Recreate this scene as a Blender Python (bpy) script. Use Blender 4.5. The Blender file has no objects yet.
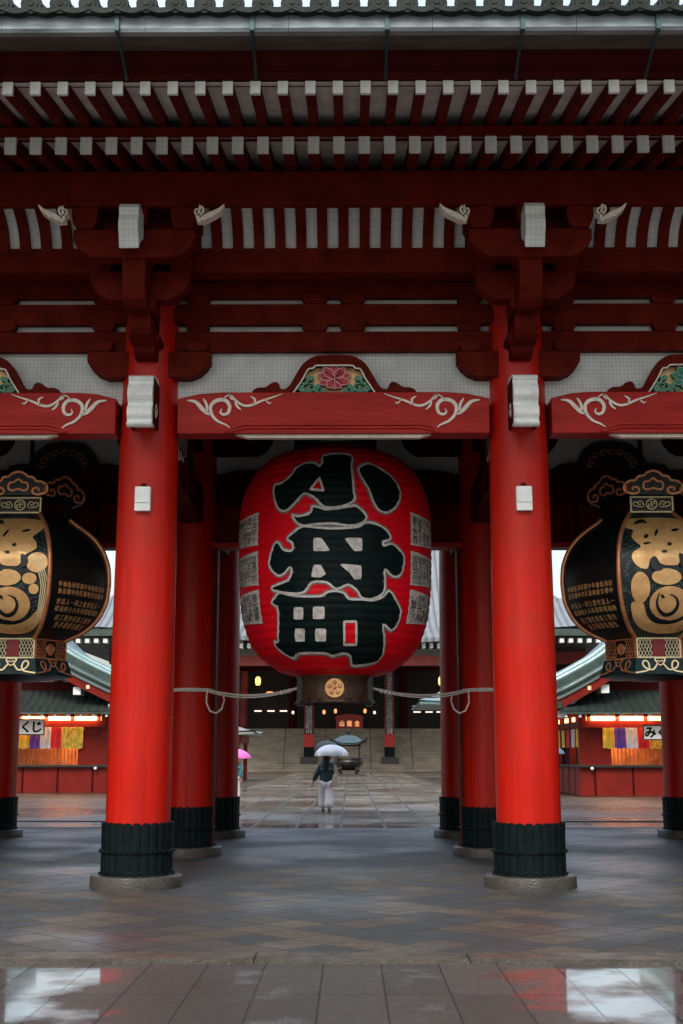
import bpy, bmesh, math, random
from mathutils import Vector, Matrix
from mathutils.geometry import tessellate_polygon
random.seed(7)
PI = math.pi; sin = math.sin; cos = math.cos
S = bpy.context.scene
COL = S.collection
FOC, PITCH, YAW, HC = 1250.0, math.radians(11), math.radians(-.39), 1.6
CAMX = .21

def W(px, py, Y):
    """metres (x, z) on the upright plane at depth Y, from a survey of the photograph"""
    u = (px - 341.5) / FOC; v = (py - 512) / FOC
    y = cos(PITCH) + v * sin(PITCH); z = sin(PITCH) - v * cos(PITCH)
    x = u * cos(YAW) + y * sin(YAW); y = y * cos(YAW) - u * sin(YAW)
    return x * Y / y + CAMX, z * Y / y + HC
def ZZ(py, Y): return W(335, py, Y)[1]
def XX(px, Y, py=600): return W(px, py, Y)[0]

# ---------------------------------------------------------------- mesh builder
class MB:
    def __init__(s): s.v = []; s.f = []; s.sm = []
    def add(s, vs, fs, smooth=False):
        n = len(s.v); s.v += [tuple(p) for p in vs]
        for f in fs: s.f.append(tuple(i + n for i in f)); s.sm.append(smooth)
        return s
    def box(s, x0, x1, y0, y1, z0, z1, b=0.0):
        if b <= 0:
            vs = [(x, y, z) for z in (z0, z1) for y in (y0, y1) for x in (x0, x1)]
            return s.add(vs, [(0,2,3,1),(4,5,7,6),(0,1,5,4),(2,6,7,3),(0,4,6,2),(1,3,7,5)])
        p = [(x0+b,z0),(x1-b,z0),(x1,z0+b),(x1,z1-b),(x1-b,z1),(x0+b,z1),(x0,z1-b),(x0,z0+b)]
        return s.prism(p, y0, y1)
    def hexa(s, p):      # eight points, bottom four then top four
        return s.add(p, [(3,2,1,0),(4,5,6,7),(0,1,5,4),(1,2,6,5),(2,3,7,6),(3,0,4,7)])
    def prism(s, poly, y0, y1, holes=(), axis='y', bev=0.0):
        loops = [list(poly)] + [list(h) for h in holes]
        flat = [p for l in loops for p in l]
        tris = tessellate_polygon([[Vector((a, b, 0)) for a, b in l] for l in loops])
        if axis == 'y': mk = lambda p, t: (p[0], t, p[1])
        elif axis == 'x': mk = lambda p, t: (t, p[0], p[1])
        else: mk = lambda p, t: (p[0], p[1], t)
        n = len(flat)
        vs = [mk(p, y0) for p in flat] + [mk(p, y1) for p in flat]
        fs = []
        for t in tris: fs.append(tuple(t)); fs.append(tuple(i + n for i in reversed(t)))
        k = 0
        for l in loops:
            m = len(l)
            for i in range(m):
                a, b = k + i, k + (i + 1) % m
                fs.append((a, b, b + n, a + n))
            k += m
        return s.add(vs, fs)
    def lathe(s, prof, n=48, c=(0,0,0), smooth=True, a0=0, a1=2*PI, wob=None):
        full = abs(a1 - a0 - 2*PI) < 1e-6
        m = n if full else n + 1
        vs = []
        for r, z in prof:
            for i in range(m):
                a = a0 + (a1-a0)*i/n
                rr = r * (wob(a, z) if wob else 1)
                vs.append((c[0]+rr*cos(a), c[1]+rr*sin(a), c[2]+z))
        fs = []
        for j in range(len(prof)-1):
            for i in range(n):
                i2 = (i+1) % m if full else i+1
                fs.append((j*m+i, j*m+i2, (j+1)*m+i2, (j+1)*m+i))
        return s.add(vs, fs, smooth)
    def cyl(s, p0, p1, r0, r1=None, n=12, cap=True, smooth=True):
        if r1 is None: r1 = r0
        return s.tube([p0, p1], [r0, r1], n, cap, smooth)
    def tube(s, pts, r, n=8, cap=True, smooth=True):
        pts = [Vector(p) for p in pts]
        rs = r if isinstance(r, (list, tuple)) else [r]*len(pts)
        d0 = (pts[1]-pts[0]).normalized()
        up = Vector((0,0,1)) if abs(d0.z) < .9 else Vector((1,0,0))
        a = d0.cross(up).normalized(); vs = []
        for i, p in enumerate(pts):
            d = (pts[min(i+1,len(pts)-1)] - pts[max(i-1,0)])
            d = d.normalized() if d.length > 1e-9 else d0
            a = (a - d*a.dot(d)).normalized(); b = d.cross(a)
            for k in range(n):
                t = 2*PI*k/n
                vs.append(p + (a*cos(t)+b*sin(t))*rs[i])
        fs = [(i*n+k, i*n+(k+1)%n, (i+1)*n+(k+1)%n, (i+1)*n+k) for i in range(len(pts)-1) for k in range(n)]
        s.add(vs, fs, smooth)
        if cap:
            m = len(pts)-1
            s.add(vs[:n], [tuple(range(n-1,-1,-1))]); s.add(vs[m*n:], [tuple(range(n))])
        return s
    def ball(s, c, rx, ry=None, rz=None, n=14, m=9):
        ry = ry or rx; rz = rz or rx; vs = []; 
        for j in range(m+1):
            t = PI*j/m
            for i in range(n):
                a = 2*PI*i/n
                vs.append((c[0]+rx*sin(t)*cos(a), c[1]+ry*sin(t)*sin(a), c[2]+rz*cos(t)))
        fs = [(j*n+i, (j+1)*n+i, (j+1)*n+(i+1)%n, j*n+(i+1)%n) for j in range(m) for i in range(n)]
        return s.add(vs, fs, True)
    def ribbon(s, pts, w, y0=0, y1=.03, taper=False, closed=False):
        """flat stroke in the x-z plane with thickness y0..y1 ; w width or list"""
        P = [Vector((p[0], p[1])) for p in pts]; n = len(P); L = []; R = []
        for i, p in enumerate(P):
            if closed: d = P[(i+1)%n] - P[i-1]
            else: d = P[min(i+1,n-1)] - P[max(i-1,0)]
            d = d.normalized() if d.length > 1e-9 else Vector((1,0))
            q = Vector((-d.y, d.x))
            ww = (w[i] if isinstance(w, (list,tuple)) else w)/2
            if taper: ww *= max(.18, 1-abs(2*i/(n-1)-1)**2*.85)
            L.append(p+q*ww); R.append(p-q*ww)
        vs = []
        for i in range(n): vs += [(L[i].x,y0,L[i].y),(R[i].x,y0,R[i].y),(R[i].x,y1,R[i].y),(L[i].x,y1,L[i].y)]
        fs = []
        for i in range(n if closed else n-1):
            a = 4*i; b = 4*((i+1)%n)
            for k in range(4): fs.append((a+k, a+(k+1)%4, b+(k+1)%4, b+k))
        if not closed: fs += [(3,2,1,0), tuple(4*(n-1)+k for k in range(4))]
        return s.add(vs, fs)
    def merge(s, o, f=None):
        return s.add([f(p) for p in o.v] if f else o.v, o.f) if not any(o.sm) else s._m(o, f)
    def _m(s, o, f):
        n = len(s.v); s.v += [tuple(f(p)) if f else p for p in o.v]
        s.f += [tuple(i+n for i in q) for q in o.f]; s.sm += o.sm; return s
    def mapped(s, f): s.v = [tuple(f(*p)) for p in s.v]; return s
    def mesh(s, name, off=(0,0,0), flipfix=True):
        me = bpy.data.meshes.new(name)
        me.from_pydata([(x-off[0], y-off[1], z-off[2]) for x,y,z in s.v], [], s.f)
        me.polygons.foreach_set('use_smooth', s.sm)
        if flipfix:
            bm = bmesh.new(); bm.from_mesh(me); bmesh.ops.recalc_face_normals(bm, faces=bm.faces); bm.to_mesh(me); bm.free()
        me.update(); return me

WP = {}      # world position of each object's origin
def obj(name, mb, m, parent=None, origin=None, label=None, bevel=0, fix=True):
    pw = Vector(WP[parent]) if parent else Vector((0,0,0))
    if origin is None: off = pw; loc = (0,0,0); wp = pw
    else: off = Vector(origin); loc = off - pw; wp = off
    me = mb.mesh(name, off, fix)
    o = bpy.data.objects.new(name, me); COL.objects.link(o)
    if m: me.materials.append(m)
    o.location = loc
    if parent: o.parent = parent
    WP[o] = tuple(wp)
    if label: o['label'] = label
    if bevel:
        b = o.modifiers.new('bevel','BEVEL'); b.width = bevel; b.segments = 2; b.limit_method = 'ANGLE'
    return o
def thing(name, label, cat, loc=(0,0,0), group=None):
    o = bpy.data.objects.new(name, None); COL.objects.link(o); o.location = loc; o.empty_display_size = .2
    WP[o] = tuple(loc); return tag(o, label, cat, group)
def tag(o, label, cat, group=None):
    o['label'] = label; o['category'] = cat
    if group: o['group'] = group
    return o
def struct(name, mb, m, label=None):
    o = obj(name, mb, m); o['kind'] = 'structure'
    if label: o['label'] = label
    return o
def dup(o, dloc, parent=None):
    """copy of o and its parts, moved by dloc"""
    c = o.copy(); COL.objects.link(c)
    if parent is None and o.parent: parent = o.parent
    c.parent = parent
    c.location = Vector(o.location) + Vector(dloc)
    WP[c] = tuple(Vector(WP[o]) + Vector(dloc))
    for ch in [k for k in list(WP) if k.parent == o]: dup(ch, (0,0,0), c)
    return c
def smooth_loop(pts, k=3, closed=True):
    n = len(pts); out = []
    for i in range(n if closed else n-1):
        g = lambda j: Vector(pts[j % n]) if closed else Vector(pts[max(0,min(n-1,j))])
        p0,p1,p2,p3 = g(i-1),g(i),g(i+1),g(i+2)
        for t in range(k):
            t /= k
            out.append(tuple(.5*((2*p1)+(p2-p0)*t+(2*p0-5*p1+4*p2-p3)*t*t+(3*p1-p0-3*p2+p3)*t**3)))
    if not closed: out.append(tuple(pts[-1]))
    return out
def cut_grid(vs, fs, ulist, vlist):
    bm = bmesh.new()
    bv = [bm.verts.new(p) for p in vs]
    for f in fs:
        try: bm.faces.new([bv[i] for i in f])
        except ValueError: pass
    for val, ax in [(u, 0) for u in ulist] + [(v, 1) for v in vlist]:
        co = [0,0,0]; no = [0,0,0]; co[ax] = val; no[ax] = 1
        bmesh.ops.bisect_plane(bm, geom=bm.verts[:]+bm.edges[:]+bm.faces[:], plane_co=co, plane_no=no)
    bm.verts.index_update()
    V = [tuple(v.co) for v in bm.verts]; Fc = [tuple(v.index for v in f.verts) for f in bm.faces]; bm.free()
    return V, Fc
def decal(mb, outer, holes, fmap, us, vs_, th=None):
    """fill a flat outline, cut it to a grid and lay it on a curved surface"""
    loops = [outer] + list(holes)
    flat = [(a, b, 0) for l in loops for a, b in l]
    tris = tessellate_polygon([[Vector((a, b, 0)) for a, b in l] for l in loops])
    V, Fc = cut_grid(flat, tris, us, vs_)
    mb.add([fmap(p[0], p[1]) for p in V], Fc, True)
_tc = {}
def glyphs(text, size=1.0):
    """outline-filled text as (verts2d, faces), centred, height of one line = size"""
    if text not in _tc:
        c = bpy.data.curves.new('lettering_source', 'FONT'); c.body = text; c.align_x = 'CENTER'; c.resolution_u = 3
        o = bpy.data.objects.new('lettering_source', c); COL.objects.link(o)
        dg = bpy.context.evaluated_depsgraph_get()
        me = bpy.data.meshes.new_from_object(o.evaluated_get(dg))
        V = [(v.co.x, v.co.y) for v in me.vertices]; Fc = [tuple(p.vertices) for p in me.polygons]
        bpy.data.objects.remove(o); bpy.data.curves.remove(c); bpy.data.meshes.remove(me)
        if V:
            y0 = min(v[1] for v in V); y1 = max(v[1] for v in V); x0 = min(v[0] for v in V); x1 = max(v[0] for v in V)
            V = [(x-(x0+x1)/2, y-(y0+y1)/2) for x, y in V]
        _tc[text] = (V, Fc)
    V, Fc = _tc[text]
    return [(x*size, y*size) for x, y in V], Fc
def text_on(mb, text, size, fmap, sx=1.0, bold=0.0):
    V, Fc = glyphs(text, size)
    for d in ([(0,0)] if not bold else [(-bold,0),(bold,0),(0,bold*.8)]):
        k = 0 if not bold else (d[0]*.01)
        mb.add([fmap(x*sx+d[0], y+d[1]) for x, y in V], Fc)

# ---------------------------------------------------------------- materials
def mat(name, col, rough=.5, metal=0, var=0.0, vscale=3.0, bump=0.0, bscale=20.0, col2=None, emit=None, estr=0, coat=0, spec=.5, rvar=0.0, streak=None):
    m = bpy.data.materials.new(name); m.use_nodes = True
    nt = m.node_tree; N = nt.nodes; L = nt.links; b = N['Principled BSDF']
    b.inputs['Base Color'].default_value = (*col, 1); b.inputs['Roughness'].default_value = rough
    b.inputs['Metallic'].default_value = metal; b.inputs['Specular IOR Level'].default_value = spec
    b.inputs['Coat Weight'].default_value = coat; b.inputs['Coat Roughness'].default_value = .15
    if emit: b.inputs['Emission Color'].default_value = (*emit, 1); b.inputs['Emission Strength'].default_value = estr
    tc = N.new('ShaderNodeTexCoord'); src = tc.outputs['Object']
    if streak:
        mp = N.new('ShaderNodeMapping'); mp.inputs['Scale'].default_value = streak; L.new(src, mp.inputs[0]); src = mp.outputs[0]
    if var > 0 or col2 or rvar:
        n = N.new('ShaderNodeTexNoise'); n.inputs['Scale'].default_value = vscale; n.inputs['Detail'].default_value = 6; n.inputs['Roughness'].default_value = .65
        L.new(src, n.inputs['Vector'])
    if var > 0 or col2:
        mx = N.new('ShaderNodeMix'); mx.data_type = 'RGBA'
        c2 = col2 or tuple(c*(1-var) for c in col)
        mx.inputs[6].default_value = (*[min(1, c*(1+(var if not col2 else 0))) for c in col], 1); mx.inputs[7].default_value = (*c2, 1)
        r = N.new('ShaderNodeMapRange'); r.inputs[1].default_value = .35; r.inputs[2].default_value = .68
        L.new(n.outputs[0], r.inputs[0]); L.new(r.outputs[0], mx.inputs[0]); L.new(mx.outputs[2], b.inputs['Base Color'])
    if rvar:
        r2 = N.new('ShaderNodeMapRange'); r2.inputs[1].default_value = .3; r2.inputs[2].default_value = .7
        r2.inputs[3].default_value = max(.02, rough-rvar); r2.inputs[4].default_value = min(1, rough+rvar)
        L.new(n.outputs[0], r2.inputs[0]); L.new(r2.outputs[0], b.inputs['Roughness'])
    if bump > 0:
        n2 = N.new('ShaderNodeTexNoise'); n2.inputs['Scale'].default_value = bscale; n2.inputs['Detail'].default_value = 5
        L.new(src, n2.inputs['Vector'])
        bp = N.new('ShaderNodeBump'); bp.inputs['Strength'].default_value = bump; bp.inputs['Distance'].default_value = .02
        L.new(n2.outputs[0], bp.inputs['Height']); L.new(bp.outputs[0], b.inputs['Normal'])
    return m
class NT:
    def __init__(s, m): s.t = m.node_tree; s.N = s.t.nodes; s.L = s.t.links; s.b = s.N['Principled BSDF']
    def n(s, ty, **k):
        x = s.N.new(ty)
        for a, v in k.items(): setattr(x, a, v)
        return x
    def ma(s, op, a, b=None, c=None):
        x = s.N.new('ShaderNodeMath'); x.operation = op
        for i, v in enumerate((a, b, c)):
            if v is None: continue
            if hasattr(v, 'links'): s.L.new(v, x.inputs[i])
            else: x.inputs[i].default_value = v
        return x.outputs[0]
    def mix(s, f, a, b):
        x = s.N.new('ShaderNodeMix'); x.data_type = 'RGBA'
        for i, v in ((0,f),(6,a),(7,b)):
            if hasattr(v, 'links'): s.L.new(v, x.inputs[i])
            elif i == 0: x.inputs[0].default_value = v
            else: x.inputs[i].default_value = (*v, 1)
        return x.outputs[2]
    def noise(s, vec, scale, det=5, rough=.6):
        x = s.N.new('ShaderNodeTexNoise'); x.inputs['Scale'].default_value = scale; x.inputs['Detail'].default_value = det; x.inputs['Roughness'].default_value = rough
        s.L.new(vec, x.inputs['Vector']); return x.outputs[0]
    def rng(s, v, a, b, c, d):
        x = s.N.new('ShaderNodeMapRange'); s.L.new(v, x.inputs[0])
        for i, q in enumerate((a,b,c,d)): x.inputs[i+1].default_value = q
        return x.outputs[0]
    def bump(s, h, strength, dist):
        x = s.N.new('ShaderNodeBump'); x.inputs['Strength'].default_value = strength; x.inputs['Distance'].default_value = dist
        s.L.new(h, x.inputs['Height']); s.L.new(x.outputs[0], s.b.inputs['Normal'])

def paving(name, cols, tw, tl, rot=0, offset=.5, joint=.008, rough=(.1,.45), pscale=.25, grain=.35, jointcol=(.02,.02,.02), puddle=(.42,.6), tilt=.6, stain=.5, spec=.5, coat=0.0, dry_mid=0.0, ripple=.22):
    """wet stone paving: tiles tw x tl metres with their own tone each, dark joints, wet and dry areas"""
    m = mat(name, cols[0]); t = NT(m); N, L = t.N, t.L
    tc = N.new('ShaderNodeTexCoord').outputs['Object']
    mp = N.new('ShaderNodeMapping'); mp.inputs['Rotation'].default_value = (0,0,rot); L.new(tc, mp.inputs[0])
    sp = N.new('ShaderNodeSeparateXYZ'); L.new(mp.outputs[0], sp.inputs[0])
    wn = t.noise(tc, .8, 2)
    u = t.ma('DIVIDE', sp.outputs[0], tw)
    cu = t.ma('FLOOR', u)
    sh = t.ma('MULTIPLY', t.ma('FRACT', t.ma('MULTIPLY', cu, offset)), 1.0)
    v = t.ma('ADD', t.ma('DIVIDE', sp.outputs[1], tl), sh)
    cv = t.ma('FLOOR', v)
    fu = t.ma('FRACT', u); fv = t.ma('FRACT', v)
    du = t.ma('MULTIPLY', t.ma('MINIMUM', fu, t.ma('SUBTRACT', 1, fu)), tw)
    dv = t.ma('MULTIPLY', t.ma('MINIMUM', fv, t.ma('SUBTRACT', 1, fv)), tl)
    d = t.ma('MINIMUM', du, dv)
    jm = t.rng(d, joint*.5, joint*1.3, 0, 1)
    cb = N.new('ShaderNodeCombineXYZ'); L.new(cu, cb.inputs[0]); L.new(cv, cb.inputs[1])
    w = N.new('ShaderNodeTexWhiteNoise'); w.noise_dimensions = '2D'; L.new(cb.outputs[0], w.inputs['Vector'])
    rp = N.new('ShaderNodeValToRGB'); rp.color_ramp.interpolation = 'CONSTANT'
    e = rp.color_ramp.elements; e[0].color = (*cols[0],1); e[1].position = 1/len(cols); e[1].color = (*cols[1],1)
    for i, c in enumerate(cols[2:]): q = e.new((i+2)/len(cols)); q.color = (*c,1)
    L.new(w.outputs[0], rp.inputs[0])
    big = t.noise(tc, .35, 4); fine = t.noise(tc, 34, 5, .85); mid = t.noise(tc, 7, 7, .8)
    c1 = t.mix(t.rng(mid, .35, .7, 0, stain), rp.outputs[0], tuple(x*.45 for x in cols[0]))
    c2 = t.mix(t.rng(fine, .40, .62, 0, .72), c1, tuple(x*.35 for x in cols[-1]))
    c2 = t.mix(t.rng(fine, .36, .46, .35, 0), c2, tuple(min(1, x*1.9) for x in cols[0]))
    c3 = t.mix(jm, jointcol, c2)
    L.new(c3, t.b.inputs['Base Color'])
    pn = t.noise(tc, pscale, 5, .55)
    if dry_mid:      # worn crown of the walkway stays drier, water stands at the sides
        s0 = N.new('ShaderNodeSeparateXYZ'); L.new(tc, s0.inputs[0])
        pn = t.ma('ADD', pn, t.rng(t.ma('ADD', t.ma('ABSOLUTE', s0.outputs[0]), t.ma('MULTIPLY', t.noise(tc, 1.3, 4), .9)), 1.7, 2.5, dry_mid, -dry_mid*.8))
    wet = t.rng(pn, puddle[0], puddle[1], 1, 0)
    r = t.ma('ADD', t.ma('MULTIPLY', wet, rough[0]-rough[1]), rough[1])
    r2 = t.ma('ADD', r, t.rng(mid, .3, .7, -.04, .06))
    L.new(t.ma('MAXIMUM', t.ma('MAXIMUM', r2, .02), t.ma('MULTIPLY', t.ma('SUBTRACT', 1, jm), .6)), t.b.inputs['Roughness'])
    t.b.inputs['Specular IOR Level'].default_value = spec
    dry = t.ma('SUBTRACT', 1.08, wet)
    h = t.ma('ADD', t.ma('MULTIPLY', t.ma('MULTIPLY', fine, dry), grain), t.ma('MULTIPLY', jm, .9))
    h = t.ma('ADD', h, t.ma('MULTIPLY', t.ma('MULTIPLY', mid, dry), grain*.8))
    h = t.ma('ADD', h, t.ma('MULTIPLY', w.outputs[0], .25))
    cs = N.new('ShaderNodeSeparateColor'); L.new(w.outputs['Color'], cs.inputs[0])
    tu = t.ma('MULTIPLY', t.ma('SUBTRACT', fu, .5), t.ma('MULTIPLY', t.ma('SUBTRACT', cs.outputs[0], .5), tilt*2))
    tv = t.ma('MULTIPLY', t.ma('SUBTRACT', fv, .5), t.ma('MULTIPLY', t.ma('SUBTRACT', cs.outputs[1], .5), tilt*2))
    h = t.ma('ADD', h, t.ma('ADD', tu, tv))
    rip = t.noise(tc, 14, 4, .6); h = t.ma('ADD', h, t.ma('MULTIPLY', rip, ripple))
    t.b.inputs['Coat Weight'].default_value = coat; t.b.inputs['Coat Roughness'].default_value = .05
    if coat: t.L.new(t.ma('MULTIPLY', wet, coat), t.b.inputs['Coat Weight'])
    t.bump(h, .5, .008)
    return m
def netted(name, col, cell=.045, dark=.55, rough=.8):
    """plaster seen behind fine bird netting"""
    m = mat(name, col, rough); t = NT(m); N, L = t.N, t.L
    tc = N.new('ShaderNodeTexCoord').outputs['Object']; sp = N.new('ShaderNodeSeparateXYZ'); L.new(tc, sp.inputs[0])
    fs = []
    for k in (0, 2):
        f = t.ma('FRACT', t.ma('DIVIDE', sp.outputs[k], cell)); fs.append(t.ma('LESS_THAN', f, .16))
    g = t.ma('MAXIMUM', fs[0], fs[1])
    base = t.mix(t.rng(t.noise(tc, 2.2, 6, .7), .35, .7, 0, 1), col, tuple(c*.72 for c in col))
    L.new(t.mix(t.ma('MULTIPLY', g, dark), base, (.04,.045,.045)), t.b.inputs['Base Color'])
    return m

def lacquer():
    """vermilion lacquer with run marks, dull patches, hairline cracks and grime towards the foot"""
    m = mat('vermilion_lacquer', (.44,.008,.003), .36, spec=.28); t = NT(m); N, L = t.N, t.L
    tc = N.new('ShaderNodeTexCoord').outputs['Object']
    mp = N.new('ShaderNodeMapping'); mp.inputs['Scale'].default_value = (5,5,.45); L.new(tc, mp.inputs[0])
    a = t.noise(mp.outputs[0], 1.5, 6, .65); b_ = t.noise(tc, 1.1, 5, .6); c_ = t.noise(tc, 16, 6, .75)
    mp2 = N.new('ShaderNodeMapping'); mp2.inputs['Scale'].default_value = (34,34,1.1); L.new(tc, mp2.inputs[0]); d_ = t.noise(mp2.outputs[0], 1.0, 4, .6)
    col = t.mix(t.rng(a, .38, .7, 0, .75), (.56,.012,.004), (.36,.007,.003))
    col = t.mix(t.rng(b_, .48, .66, 0, .55), col, (.36,.022,.010))
    col = t.mix(t.rng(d_, .60, .72, 0, .35), col, (.16,.006,.004))
    col = t.mix(t.rng(c_, .66, .76, 0, .55), col, (.60,.10,.06))
    L.new(col, t.b.inputs['Base Color'])
    L.new(t.rng(b_, .35, .68, .28, .50), t.b.inputs['Roughness'])
    t.bump(t.ma('ADD', t.ma('MULTIPLY', c_, .3), t.ma('ADD', t.ma('MULTIPLY', d_, .35), a)), .16, .012)
    return m
RED = lacquer()
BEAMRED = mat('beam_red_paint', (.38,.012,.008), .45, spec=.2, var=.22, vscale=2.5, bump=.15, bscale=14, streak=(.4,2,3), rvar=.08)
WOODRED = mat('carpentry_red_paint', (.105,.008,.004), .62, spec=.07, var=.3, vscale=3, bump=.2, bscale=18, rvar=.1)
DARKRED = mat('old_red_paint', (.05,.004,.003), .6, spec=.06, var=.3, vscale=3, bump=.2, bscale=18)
WHITE = mat('white_end_paint', (.80,.84,.82), .6, var=.14, vscale=5, bump=.2, bscale=20)
WHITEN = netted('netted_white_paint', (.78,.82,.80), .06, .16)
PLASTER = netted('netted_plaster', (.74,.79,.77), .05, .28)
BOARD = mat('pale_roof_boards', (.80,.80,.76), .7, var=.2, vscale=4)
SCROLL = mat('cream_relief_paint', (.78,.72,.62), .55, var=.15, vscale=10)
SLEEVE = mat('dark_bronze_sleeve', (.004,.009,.010), .45, spec=.12, var=.4, vscale=7, bump=.25, bscale=25, rvar=.1)
STONE = mat('wet_granite', (.055,.050,.044), .42, var=.35, vscale=5, bump=.5, bscale=40, rvar=.15)
BLACK = mat('black_lacquer', (.008,.012,.013), .32, var=.4, vscale=6, bump=.12, bscale=30, metal=.2)
COPPER = mat('aged_copper', (.72,.31,.14), .36, metal=.5, var=.25, vscale=9, bump=.15, bscale=30)
GOLD = mat('gilded_metal', (1.0,.52,.21), .34, metal=.3, var=.25, vscale=5, bump=.12, bscale=18, rvar=.08)
PALEGOLD = mat('pale_gilt', (.95,.78,.46), .4, metal=.2, var=.15, vscale=8)
TEALMETAL = mat('dark_teal_metal', (.006,.032,.036), .45, spec=.2, var=.4, vscale=8)
PAPERRED = mat('red_lantern_paper', (.88,.004,.016), .5, spec=.2, var=.10, vscale=2, rvar=.05)
INK = mat('black_lettering_paint', (.004,.013,.013), .5, spec=.12, var=.3, vscale=6)
OUTL = mat('pale_lettering_outline', (.66,.64,.60), .7, var=.3, vscale=12)
OUTG = mat('grey_lettering_outline', (.20,.20,.19), .7, var=.4, vscale=14)
TILE = mat('dark_roof_tile', (.022,.030,.028), .55, spec=.12, var=.4, vscale=6, bump=.3, bscale=20)
GUTTER = mat('galvanised_gutter', (.26,.31,.33), .42, metal=.3, var=.25, vscale=2.5, streak=(.5,1,5), rvar=.12)
EAVEBOARD = mat('weathered_eave_board', (.10,.085,.070), .7, var=.35, vscale=4, streak=(.4,1,4))
STRAP = mat('blue_iron_strap', (.03,.075,.085), .5, metal=.4, var=.3)
ROPE = mat('white_rope', (.80,.76,.70), .8, var=.25, vscale=30, bump=.4, bscale=90)
TEALROOF = mat('patinated_copper_roof', (.20,.31,.31), .33, metal=.35, var=.3, vscale=1.2, streak=(.6,4,1), rvar=.1)
DARKROOF = mat('dark_patinated_roof', (.055,.085,.075), .4, metal=.3, var=.35, vscale=2, rvar=.1)
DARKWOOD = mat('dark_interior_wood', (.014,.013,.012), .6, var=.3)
# ================================================================ THE SETTING
Y1, Y2, Y3 = 15.8, 20.6, 25.2
XO_ = 6.78
COLX = (-XO_, -2.4, 2.4, XO_)

def sheet(x0, x1, y0, y1, z): return MB().add([(x0,y0,z),(x1,y0,z),(x1,y1,z),(x0,y1,z)], [(0,1,2,3)])
M_court = paving('courtyard_wet_stone', [(.12,.10,.08),(.14,.12,.095),(.10,.088,.074),(.155,.13,.105)], 1.2, .6, joint=.014, rough=(.2,.42), pscale=.12, puddle=(.4,.6))
M_path = paving('path_wet_slabs', [(.36,.32,.255),(.25,.225,.185),(.43,.385,.31),(.18,.162,.135)], 1.0, 1.8, joint=.035, tilt=2.0, rough=(.06,.26), pscale=.2, puddle=(.40,.62), offset=.37)
M_gate = paving('gate_floor_diamond_tiles', [(.092,.086,.074),(.052,.066,.072),(.140,.118,.088),(.068,.078,.080),(.112,.096,.074),(.058,.070,.076)], .46, .46, rot=math.radians(45), offset=0, joint=.008, rough=(.34,.58), pscale=.4, grain=1.6, puddle=(.36,.58), stain=.6, spec=.40, tilt=.7)  # blue-grey tile tones carry the sky's wet sheen in the colour
M_front = paving('front_wet_slabs', [(.085,.082,.072),(.066,.065,.060),(.105,.098,.084)], .449, 1.5, offset=0, joint=.008, rough=(.03,.34), pscale=1.1, grain=1.6, ripple=.75, puddle=(.38,.58), stain=.6, spec=.6, coat=1.0, tilt=.35, dry_mid=.13)
M_kerb = mat('kerb_stone', (.075,.068,.056), .35, var=.35, vscale=5, bump=.5, bscale=45, rvar=.12)

struct('ground', sheet(-700, 700, -300, 900, -.012), M_court)
struct('path', sheet(-4.9, 4.9, 28.6, 118, .008), M_path)
kb = MB(); 
kx = -16.0
for w in (2.1,1.7,1.95,1.6,2.2,2.0,1.8,2.1,1.7,2.0,1.9,2.3,1.8,2.0,2.0):
    kb.box(kx+.004, kx+w-.004, 10.28, 10.62, -.10, .032 + random.uniform(-.004,.003), .012); kx += w
struct('kerb', kb, M_kerb)
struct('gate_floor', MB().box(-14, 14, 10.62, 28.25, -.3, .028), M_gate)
struct('pavement', sheet(-14, 14, 2, 10.28, -.004), M_front)
dk = MB()
for sx in (-1, 1):
    dk.box(sx*9.6-4.6, sx*9.6+4.6, 28.6, 28.95, -.2, .02); dk.box(sx*9.6-4.6, sx*9.6+4.6, 31.5, 31.75, -.2, .015)
struct('drain_kerb', dk, M_kerb)

# ================================================================ THE GATE
gate = thing('temple_gate', 'huge red temple gate with thick vermilion columns and bracketed eaves framing the courtyard', 'gate', (0, Y2, 0))

# ---- columns
def column_shaft():
    prof = [(.395,.15),(.395,.8),(.393,2.2),(.388,3.8),(.378,5.2),(.366,6.4),(.355,7.9)]
    return MB().lathe(prof, 64)
def sleeve_mb():
    n = 144; ribs = 24; mb = MB()
    zs = [0,.03,.05,.10,.12,.44,.455,.475,.50,.515,.60,.66,1.0]
    vs = []
    for j, f in enumerate(zs):
        for i in range(n):
            a = 2*PI*i/n; ph = (i % 6)/6
            bulge = abs(sin(PI*ph))**.6
            r = .425 + .012*bulge
            if f in (0,.03): r = .452
            if f in (.10,): r = .436
            if f in (.455,.475): r = .450
            if f == .50: r = .452
            z = .165 + f*.60
            if f >= .66: z = .165+.66*.60 + (f-.66)*.60 + (.035*bulge if f == 1.0 else 0)
            if f == 1.0: r = .428 + .014*bulge
            vs.append((r*cos(a), r*sin(a), z))
    fs = [(j*n+i, j*n+(i+1)%n, (j+1)*n+(i+1)%n, (j+1)*n+i) for j in range(len(zs)-1) for i in range(n)]
    m = len(zs)-1
    k = len(vs)
    for i in range(n):
        a = 2*PI*i/n; z = vs[m*n+i][2]; vs.append((.39*cos(a), .39*sin(a), z-.004))
    fs += [(m*n+i, m*n+(i+1)%n, k+(i+1)%n, k+i) for i in range(n)]
    mb.add(vs, fs, False)
    for i in range(24):
        a = 2*PI*(i+.5)/24
        mb.ball((.452*cos(a), .452*sin(a), .165+.487*.60), .017, n=8, m=5)
        mb.ball((.452*cos(a), .452*sin(a), .165+.03), .013, n=6, m=4)
    return mb
def plinth_mb():
    return MB().lathe([(.0,.175),(.53,.175),(.548,.168),(.556,.15),(.560,.03),(.558,-.05)], 64)
c0 = obj('column', column_shaft(), RED, gate, origin=(COLX[1], Y1, 0))
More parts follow.
